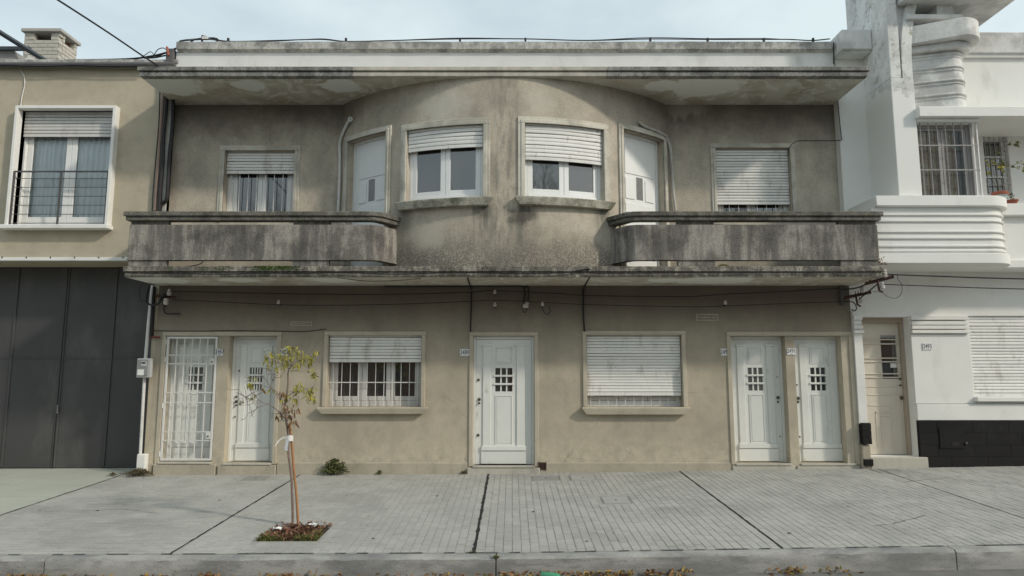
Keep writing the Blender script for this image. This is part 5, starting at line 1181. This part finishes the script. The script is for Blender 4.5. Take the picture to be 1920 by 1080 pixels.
BRN = [  # polylines in photo pixels with a depth offset: (points, r0, r1)
 ([(538, 797, 0), (536, 780, .01), (533, 765, .02), (537, 745, .02), (540, 720, .02), (540, 700, .03), (543, 690, .03)], .016, .008),
 ([(543, 692, .03), (552, 682, .05), (566, 674, .08), (580, 669, .1), (592, 667, .12)], .008, .003),
 ([(543, 692, .03), (549, 678, 0), (549, 664, -.02), (547, 652, -.03)], .007, .002),
 ([(543, 692, .03), (530, 683, -.04), (515, 675, -.08), (502, 671, -.12), (495, 660, -.14)], .007, .002),
 ([(545, 696, .03), (558, 695, -.05), (570, 698, -.1)], .005, .002),
 ([(580, 669, .1), (585, 685, .12), (586, 700, .12)], .004, .002),
 ([(538, 790, 0), (527, 775, -.03), (518, 768, -.06), (505, 758, -.10), (492, 755, -.14), (484, 750, -.16), (470, 758, -.2), (452, 760, -.22)], .010, .002),
 ([(484, 750, -.16), (482, 765, -.18), (472, 772, -.2), (466, 775, -.22), (459, 785, -.24)], .006, .002),
 ([(472, 772, -.2), (478, 770, -.24), (468, 783, -.25)], .004, .002),
 ([(538, 775, .01), (522, 740, -.05), (510, 728, -.08), (503, 720, -.1), (497, 710, -.14), (485, 708, -.16), (470, 712, -.18)], .008, .002),
 ([(510, 728, -.08), (512, 715, -.05), (517, 708, -.02), (527, 708, .0)], .005, .002),
 ([(503, 720, -.1), (500, 702, -.08), (499, 692, -.06)], .005, .002),
 ([(517, 708, -.02), (508, 700, -.03), (506, 690, -.03)], .004, .0015),
 ([(497, 725, -.12), (485, 732, -.16), (472, 738, -.18), (462, 745, -.2), (447, 748, -.22)], .005, .0015),
 ([(492, 735, -.14), (478, 742, -.1), (468, 752, -.08), (455, 755, -.08)], .004, .0015),
 ([(537, 745, .02), (552, 735, .06), (568, 732, .1), (582, 730, .14), (588, 735, .15)], .007, .002),
 ([(552, 735, .06), (556, 727, .08), (560, 722, .1)], .004, .0015),
 ([(536, 780, .01), (548, 770, .05), (558, 768, .08), (561, 752, .1)], .006, .002),
 ([(538, 790, 0), (545, 780, -.06), (552, 790, -.1), (560, 798, -.12)], .006, .002),
 ([(533, 790, 0), (526, 780, .05), (529, 762, .08), (531, 738, .1)], .006, .002),
 ([(484, 750, -.16), (480, 745, -.1), (470, 748, -.05), (456, 742, -.02), (448, 730, 0)], .004, .0015)]
crown = MB().tube(curve([T(*p) for p in BRN[0][0]], 4), BRN[0][1], 7, BRN[0][2]).build('crown', 'bark', tree, smooth=True)
for pts, r0, r1 in BRN[1:]: MB().tube(curve([T(*p) for p in pts], 4), r0, 5, r1).build('branch', 'twig', crown, smooth=True)
for k in range(70):                                    # side twigs
    pts, r0, r1 = BRN[rnd.choice([6, 7, 9, 10, 11, 13, 14, 20, 3, 1, 15])]; p = T(*pts[rnd.randrange(1, len(pts))]); d = Vector((rnd.uniform(-1, .6), rnd.uniform(-1, 1), rnd.uniform(-.6, .8))).normalized()
    q = p + d * rnd.uniform(.05, .11); MB().tube([p, q, q + (d + Vector((rnd.uniform(-.6, .6), 0, rnd.uniform(-.5, .5)))) * .05], .0042, 4, .002).build('twig', 'twig', crown)
proto = {}
for mt_ in ('leaf_green', 'leaf_brown'):
    proto[mt_] = []
    for k in range(5):
        m = MB(); rs = rnd.uniform(.8, 1.2); n = 6; Lf = .094 * rs; Wf = (.024 if mt_ == 'leaf_green' else .026) * rnd.uniform(.8, 1.15)
        for i in range(n + 1):
            t_ = i / n; wd = Wf * sin(pi * min(1, t_ * .95 + .03)) ** .8 * .5; z = -Lf * t_; y = .025 * sin(t_ * 2.6) * (1 if k % 2 else -1); cup = .35 * wd
            m.v += [(-wd, y - cup, z), (0, y, z), (wd, y - cup, z)]
        m.f = [(3 * i + j, 3 * i + j + 1, 3 * i + j + 4, 3 * i + j + 3) for i in range(n) for j in (0, 1)]
        me = bpy.data.meshes.new('leaf'); me.from_pydata(m.v, [], m.f); me.materials.append(M[mt_]); me.polygons.foreach_set('use_smooth', [True] * len(me.polygons)); proto[mt_].append(me)
def put_leaf(mt_, p, sc=1.0):
    o = bpy.data.objects.new('leaf', rnd.choice(proto[mt_])); COL.objects.link(o); o.parent = crown; o.location = p - wloc(crown)
    o.rotation_euler = (rnd.gauss(0, .45), rnd.gauss(0, .45), rnd.uniform(0, 2 * pi)); o.scale = (sc, sc, sc)
CL = [(545, 656, 14, 5), (558, 660, 10, 8), (566, 668, 9, 8), (528, 665, 12, 10), (540, 668, 10, 8), (505, 668, 12, 9), (512, 675, 8, 7), (500, 672, 7, 6), (520, 690, 8, 8), (536, 684, 9, 7), (560, 685, 9, 6), (582, 672, 7, 6), (590, 661, 6, 6), (580, 680, 6, 5), (586, 698, 9, 6), (590, 706, 4, 4), (503, 688, 4, 4), (560, 725, 10, 7), (553, 732, 5, 5), (575, 735, 9, 7), (585, 733, 10, 6), (580, 745, 9, 6), (588, 748, 6, 5), (552, 748, 4, 4), (527, 752, 4, 5), (538, 745, 4, 4), (466, 722, 8, 5), (471, 710, 5, 6), (510, 732, 3, 3), (472, 745, 3, 4), (453, 755, 3, 3), (568, 676, 6, 6), (549, 672, 6, 8)]
for x, y, n, s in CL:
    for k in range(round(n * 1.2)): put_leaf('leaf_green', T(x + rnd.gauss(0, s * .55), y - 3 + rnd.gauss(0, s * .5), rnd.gauss(.02, .08)), rnd.uniform(.6, .98))
for x, y, n, s in [(525, 745, 5, 6), (532, 738, 5, 5), (545, 770, 5, 8), (528, 775, 5, 6), (520, 782, 3, 4), (560, 768, 3, 3), (548, 785, 6, 6), (556, 793, 5, 5), (545, 795, 4, 4), (550, 760, 5, 6), (532, 765, 5, 6), (540, 775, 6, 7), (555, 740, 3, 4), (492, 728, 2, 3)]:
    for k in range(n): put_leaf('leaf_brown', T(x + rnd.gauss(0, s * .55), y - 3 + rnd.gauss(0, s * .5), rnd.gauss(.0, .07)), rnd.uniform(.65, 1.05))
b2 = G(560, 985); sk = MB().tube(curve([b2 - Vector((0, 0, .06)), W(556, 930, b2.y), W(551, 880, TY + .03), W(547, 830, TY + .045), W(543, 796, TY + .045)], 4), .017, 8, .015)
tag(sk.build('wooden_stake', 'stake_wood', smooth=True), 'orange brown wooden stake propping the young tree', 'stake')
tie = thing('plastic_tie', 'white plastic film tied round the young trunk and stake', 'tie', T(541, 830))
c0 = T(541, 822, .02); m = MB(); n = 14
for i in range(n + 1):
    a_ = 2 * pi * i / n
    m.v += [(c0.x + .045 * cos(a_) + .012, c0.y + .05 * sin(a_), c0.z - .035 + rnd.uniform(-.01, .01)), (c0.x + .045 * cos(a_) + .012, c0.y + .05 * sin(a_), c0.z + .035 + rnd.uniform(-.01, .01))]
m.f = [(2 * i, 2 * i + 2, 2 * i + 3, 2 * i + 1) for i in range(n)]; m.build('wrap', 'plastic_film', tie, smooth=True)
def ribbon(l, wd, dy):
    m = MB()
    for i, (x, y) in enumerate(l):
        p = T(x, y, dy - .01 * i); q = Vector((rnd.uniform(-.3, .3), -.3, 1)).normalized() if abs(l[-1][0] - l[0][0]) > 10 else Vector((1, -.4, 0)).normalized(); k = wd * rnd.uniform(.7, 1.1)
        m.v += [tuple(p - q * k / 2), tuple(p + q * k / 2)]
    m.f = [(2 * i, 2 * i + 2, 2 * i + 3, 2 * i + 1) for i in range(len(l) - 1)]; m.build('loose_end', 'plastic_film', tie, smooth=True)
ribbon([(540, 822), (532, 820), (525, 824), (520, 830), (516, 836)], .03, -.03); ribbon([(539, 825), (538, 832), (536, 840), (537, 845)], .05, -.04)
# litter and grass in the pit
mb = MB()
for k in range(560):
    x = px0 + (px1 - px0) * min(.93, max(.07, rnd.gauss(.5, .24))); y = py0 + (py1 - py0) * min(.93, max(.05, rnd.gauss(.48, .28)))
    leaf(mb, (x, y, gz(x, y) + rnd.uniform(-.01, .05)), (rnd.uniform(-1, 1), rnd.uniform(-1, 1), rnd.uniform(-.2, .55)), rnd.uniform(.035, .085), rnd.uniform(.016, .036), .2)
kind(mb.build('dry_leaves', 'leaf_pit'), 'stuff')['label'] = 'brown dry leaves heaped in the tree pit'
mb = MB()
def grass(x, y, h, s=1.0):
    a_ = rnd.uniform(0, 2 * pi); d = Vector((cos(a_) * .5, sin(a_) * .5, 1)).normalized(); u = Vector((-sin(a_), cos(a_), 0)) * .004 * s; p = Vector((x, y, gz(x, y) - .01))
    mb.add([p - u, p + u, p + d * h * .6 + u * .6, p + d * h + Vector((cos(a_), sin(a_), -.3)) * h * .3, p + d * h * .6 - u * .6], [(0, 1, 2, 4), (4, 2, 3)])
for k in range(1100):
    r = rnd.random()
    if r < .45: x, y = px0 + abs(rnd.gauss(.0, .13)) * 1.0, py0 + abs(rnd.gauss(0, .14))
    elif r < .85: x, y = px1 - abs(rnd.gauss(0, .14)), py0 + abs(rnd.gauss(.02, .16))
    else: x, y = rnd.uniform(px0 + .45, px1), py0 + abs(rnd.gauss(0, .04))
    if px0 <= x <= px1 and py0 <= y <= py1: grass(x, y, rnd.uniform(.03, .085), 1.3)
kind(mb.build('grass', 'grass_blade'), 'stuff')['label'] = 'short green grass at the edges of the tree pit'
for (x, y, lb) in ((520, 1000, 'crumpled white scrap of paper on the leaves in the tree pit, at its left'), (587, 993, 'folded pale paper scrap lying on the leaves right of the trunk')):
    p = G(x, y); m = MB(); n = 5
    for i in range(n):
        for j in range(n): m.v.append((p.x + (i - 2) * .028, p.y + (j - 2) * .022, p.z + .055 + rnd.uniform(-.015, .02)))
    m.f = [(i * n + j, (i + 1) * n + j, (i + 1) * n + j + 1, i * n + j + 1) for i in range(n - 1) for j in range(n - 1)]
    tag(m.build('paper_scrap', 'paper_white'), lb, 'paper')
bpy.data.objects['paper_scrap']['label'] = 'crumpled white paper scrap among the brown leaves of the tree pit'; bpy.data.objects['paper_scrap.001']['label'] = 'folded flat paper scrap between stake and pit edge'
# weeds along the wall
def weed(cx, cy, w_, h_, n, mat, lab, ll=.05):
    g0 = gz(cx, cy); t_ = thing('weed', lab, 'weed', (cx, cy, g0), 'weeds along the house front'); st_ = MB(); lf_ = MB()
    for k in range(max(6, n // 16)):
        a_ = rnd.uniform(0, 2 * pi); rr = abs(rnd.gauss(0, .5)); tip = Vector((cx + cos(a_) * w_ * .5 * rr, min(-.03, cy + sin(a_) * .12 * rr), g0 + h_ * max(.15, (1 - .55 * rr * rr)) * rnd.uniform(.6, 1.05))); b_ = Vector((cx + rnd.gauss(0, w_ * .12), cy + .02, g0))
        md = b_.lerp(tip, .55) + Vector((0, 0, .03)); st_.tube([b_, md, tip], .004, 4, .002)
        for q in range(14):
            t2 = rnd.uniform(.15, 1.0); p = b_.lerp(md, t2 / .55) if t2 < .55 else md.lerp(tip, (t2 - .55) / .45)
            leaf(lf_, p, (rnd.uniform(-1, 1), rnd.uniform(-1, .5), rnd.uniform(-.3, 1)), ll * rnd.uniform(.6, 1.2), ll * .42, .15)
    for q in range(n // 2):                            # fill the dome
        a_ = rnd.uniform(0, 2 * pi); rr = sqrt(rnd.random()); p = Vector((cx + cos(a_) * w_ * .45 * rr, min(-.03, cy + sin(a_) * .10 * rr), g0 + h_ * (1 - rr * rr * .75) * rnd.uniform(.35, .95)))
        leaf(lf_, p, (rnd.uniform(-1, 1), rnd.uniform(-1, .3), rnd.uniform(-.2, 1)), ll * rnd.uniform(.5, 1.0), ll * .42, .15)
    st_.build('stem', 'twig', t_); kind(lf_.build('foliage', mat, t_), 'stuff')
p = G(628, 890); weed(p.x, -.10, .50, .27, 560, 'weed_green', 'bushy green weed at the wall foot below the barred window', .055)
p = G(275, 888); weed(p.x, -.14, .58, .13, 420, 'weed_dry', 'brown dried weed beside the white pipe guard', .045)
p = G(714, 888); weed(p.x, -.08, .12, .07, 110, 'weed_green', 'tiny bright weed between the bushy weed and the middle door', .03)
p = G(870, 888); weed(p.x, -.07, .14, .04, 90, 'weed_dry', 'low faded weed beside the middle doorstep', .028)
p = G(232, 886); weed(p.x, -.10, .26, .04, 110, 'weed_dry', 'flat withered weed before the garage door edge', .03)
for x, lb in ((885, 'tiny grass tuft in the tarred joint at the kerb'), (930, 'small grass tuft growing in the kerb joint')):
    q = G(x, 1036 if x < 900 else 1044); mb = MB()
    for k in range(60): grass(q.x + rnd.gauss(0, .022), q.y + rnd.gauss(0, .012), rnd.uniform(.015, .04))
    tag(mb.build('grass_tuft', 'grass_blade'), lb, 'grass')
# weed on the slab corner, moss on its edge
e_ = W(1640, 497, -.95); lf_ = MB(); t_ = thing('slab_weed', 'reddish dry weed rooted on the slab corner beside the white house', 'weed', e_)
for k in range(130):
    p = e_ + Vector((rnd.gauss(.0, .09), rnd.gauss(0, .06), abs(rnd.gauss(0, .05)))); leaf(lf_, p, (rnd.uniform(-1, 1), rnd.uniform(-1, 1), rnd.uniform(-.4, 1)), .05, .016)
kind(lf_.build('foliage', 'leaf_brown', t_), 'stuff')
ms = MB()
for (cx_, n, s) in ((522, 420, 20), (490, 120, 10), (415, 60, 8), (545, 60, 8), (380, 30, 6)):
    for k in range(n):
        x = WX(cx_ + rnd.gauss(0, s), 508, FY - .04); z = SLAB_TOP + .004 - abs(rnd.gauss(.0, .04)); r = rnd.uniform(.004, .011)
        ms.lathe([(0, r * .8), (r * .7, r * .5), (r, 0), (r * .7, -r * .5), (0, -r * .8)], (x, FY - .048 + rnd.uniform(0, .01), z), 6)
kind(ms.build('moss', 'moss', smooth=True), 'stuff')['label'] = 'green moss on the balcony slab edge'
# leaves in the gutter
mb = MB()
def litter(x, n, s):
    for k in range(n):
        xx = x + rnd.gauss(0, s); y = KF - abs(rnd.gauss(.03, .045)) - .02; z = rz(xx) + .008 + rnd.uniform(0, .045)
        leaf(mb, (xx, y, z), (rnd.uniform(-1, 1), rnd.uniform(-1, 1), rnd.uniform(-.25, .4)), rnd.uniform(.035, .08), rnd.uniform(.015, .035), .15)
for px_, n, s in ((55, 130, .18), (395, 40, .10), (540, 60, .12), (850, 60, .3), (1000, 110, .25), (1130, 110, .25), (1250, 40, .2), (1480, 60, .12), (1570, 20, .08), (1240, 40, .15), (150, 30, .2), (650, 40, .3), (300, 25, .2)): litter(WX(px_, 1070, KF), n, s)
kind(mb.build('gutter_leaves', 'leaf_litter'), 'stuff')['label'] = 'brown and yellow fallen leaves along the kerb'
p = W(1034, 1074, KF - .14); bt = thing('bottle', 'green plastic bottle lying in the gutter leaves', 'bottle', (p.x, p.y, rz(p.x))); r = .042; n = 14; m = MB(); prof = [(0, 0), (r * .8, .0), (r, .012), (r, .16), (r * .9, .185), (r * .35, .225), (r * .33, .245), (0, .245)]
vs = []; fs = []; mm = len(prof)
for k in range(n):
    a_ = 2 * pi * k / n
    for rr, l in prof: vs.append((p.x - .11 + l * .93, p.y + rr * cos(a_) + l * -.3, rz(p.x) + r + .004 + rr * sin(a_)))
for k in range(n):
    for j in range(mm - 1): a_, b_ = k * mm + j, ((k + 1) % n) * mm + j; fs.append((a_, b_, b_ + 1, a_ + 1))
m.add(vs, fs).build('body', 'green_plastic', bt, smooth=True)
MB().tube([(p.x - .11 + .246 * .93, p.y - .246 * .3, rz(p.x) + r + .004), (p.x - .11 + .27 * .93, p.y - .27 * .3, rz(p.x) + r + .004)], .017, 10).build('cap', 'paper_white', bt, smooth=True)
# pots on the bay
def pot(px_, py_, r, h, mat, lab, rim=None):
    p = W(px_, py_, -.62); p.z = zcap1 + .001; t_ = thing('flower_pot', lab, 'pot', p, 'pots on the white balcony')
    MB().lathe([(0, 0), (r * .7, 0), (r, h), (r * 1.05, h), (r * 1.05, h - .012), (0, h - .02)], p, 18).build('bowl', mat, t_, smooth=True)
    if rim: MB().lathe([(r * 1.0, h + .001), (r * 1.15, h + .002), (r * 1.18, h + .05), (r * 1.05, h + .06), (0, h + .05)], p, 18).build('rim', rim, t_, smooth=True)
    return t_, p
t1, p1 = pot(1874, 356, .11, .085, 'bowl_blue', 'pale blue bowl with a red rim and a trailing plant', 'terracotta')
t2, p2 = pot(1912, 366, .10, .075, 'terracotta', 'low terracotta pot at the rounded balcony end'); p2b = W(1912, 366, -.45)
t2.location = Vector((p2.x, -.42, zcap1 - .019))
for o_ in t2.children: o_.location = (0, 0, o_.location.z)
def vine(t_, p, paths, n):
    for l in paths:
        q = curve([p + Vector((0, 0, .1))] + [W(x, y, -.6) for x, y in l], 5); MB().tube(q, .005, 4, .003).build('stem', 'weed_dry', t_)
        for k in range(n):
            c = rnd.choice(q[len(q) // 2:]) + Vector((rnd.gauss(0, .03), rnd.gauss(0, .03), rnd.gauss(0, .03))); m = MB(); leaf(m, c, (rnd.uniform(-1, 1), rnd.uniform(-1, 0), rnd.uniform(-1, .4)), .075, .05); m.build('leaf', 'weed_green' if rnd.random() < .5 else 'leaf_green', t_)
vine(t1, p1, [[(1862, 315), (1866, 290), (1880, 276), (1900, 270), (1915, 268)], [(1868, 320), (1880, 300), (1895, 310), (1912, 306), (1922, 312)], [(1880, 330), (1876, 312), (1878, 300)], [(1858, 330), (1853, 312), (1857, 300)]], 14)
m = MB(); p = wloc(t2) + Vector((0, 0, .07))
for k in range(24): leaf(m, p + Vector((rnd.gauss(0, .02), rnd.gauss(0, .02), rnd.uniform(0, .12))), (rnd.uniform(-1, 1), rnd.uniform(-1, 1), rnd.uniform(.0, 1)), .04, .02)
kind(m.build('seedling', 'weed_green', t2), 'stuff')
# ============================================================ ACROSS THE ROAD (unseen houses added to block low sky light; it fills the panes' reflections)
OY = KF - 15.2
far = kind(MB().box(-40, 40, OY - .5, OY + 4.2, rz(0) - .5, rz(0) + .14).build('far_pavement', 'joint_mortar'), 'structure')
plain('far_wall_ochre', (.40, .33, .24), .9, .1, 2, dirt=(.25, .21, .16)); plain('far_wall_grey', (.36, .35, .33), .9, .1, 2, dirt=(.2, .2, .19)); plain('far_wall_brick', (.28, .16, .11), .9, .15, 6)
oz = rz(0) + .14; x = -31.0
for k, (wd, h, mt_, lb) in enumerate(((9, 7.2, 'far_wall_grey', 'added unseen grey two storey house across the road, farthest along from the young tree side'), (8, 5.6, 'far_wall_ochre', 'added unseen low ochre house across the road'), (10, 7.6, 'far_wall_brick', 'added unseen brick fronted house across the road'), (9, 6.6, 'far_wall_ochre', 'added unseen ochre two storey house across the road'), (11, 7.8, 'far_wall_grey', 'added unseen tall grey house across the road'), (9, 5.8, 'far_wall_brick', 'added unseen low brick house across the road'))):
    hs = thing('house', lb, 'house', (x + wd / 2, OY - 3, oz), 'added houses across the road'); ops = []; rows = [oz + .9] + ([oz + 4.0] if h > 6 else [])
    for r, z in enumerate(rows):
        for q in range(3):
            a = x + wd * (q + .5) / 3 - .6; ops.append([a, a + 1.2, oz + .1 if (r == 0 and q == 1) else z, z + 1.6, .2])
    P = lambda s, z, d, _y=OY: (s, _y + d, z)
    wall_sheet(P, x, x + wd - .01, oz - .1, oz + h, ops).build('wall', mt_, hs)
    MB().box(x, x + wd - .01, OY - 8, OY - .9, oz - .1, oz + h - .3).build('body', mt_, hs); MB().box(x - .05, x + wd + .03, OY - 1, OY + .25, oz + h + .001, oz + h + .25).build('cornice', 'cover_concrete', hs)
    for o in ops:
        MB().mbox(P, o[0], o[1], o[2], o[3], -.26, -.19).build('window' if o[2] > oz + .2 else 'door', 'dark_glass' if o[2] > oz + .2 else 'stake_wood', hs)
    x += wd
def bare_tree(x, y, h, lb, seed):
    r = random.Random(seed); b = Vector((x, y, oz - .02)); t_ = thing('bare_tree', lb, 'tree', b, 'bare trees across the road')
    trunk_ = MB().tube([b, b + Vector((.05, 0, h * .18)), b + Vector((-.05, .05, h * .34))], .19, 9, .14).build('trunk', 'bark', t_, smooth=True)
    m = MB()
    def grow(p, d, l, rad, lev):
        q = p + d * l * .5 + Vector((r.uniform(-.1, .1), r.uniform(-.1, .1), r.uniform(-.05, .1))) * l; e = q + (d + Vector((r.uniform(-.3, .3), r.uniform(-.3, .3), .1))).normalized() * l * .5
        m.tube([p, q, e], rad, 5 if lev < 3 else 3, rad * .65, cap=False)
        if lev < 6:
            for c in range(3 if lev < 4 else 2):
                dd = (d + Vector((r.uniform(-.9, .9), r.uniform(-.9, .9), r.uniform(-.35, .6)))).normalized(); grow(q.lerp(e, r.uniform(.2, 1)), dd, l * r.uniform(.62, .82), rad * .62, lev + 1)
    for c in range(4): grow(b + Vector((-.05, .05, h * .33)), Vector((r.uniform(-.7, .7), r.uniform(-.7, .7), 1)).normalized(), h * .24, .10, 0)
    kind(m.build('crown', 'twig', t_), 'stuff')
bare_tree(7.2, OY + 3.4, 11, 'bare leafless tree across the road, opposite the right hand doors', 3)
bare_tree(-7.5, OY + 3.4, 10, 'bare leafless tree across the road, opposite the young tree', 8)
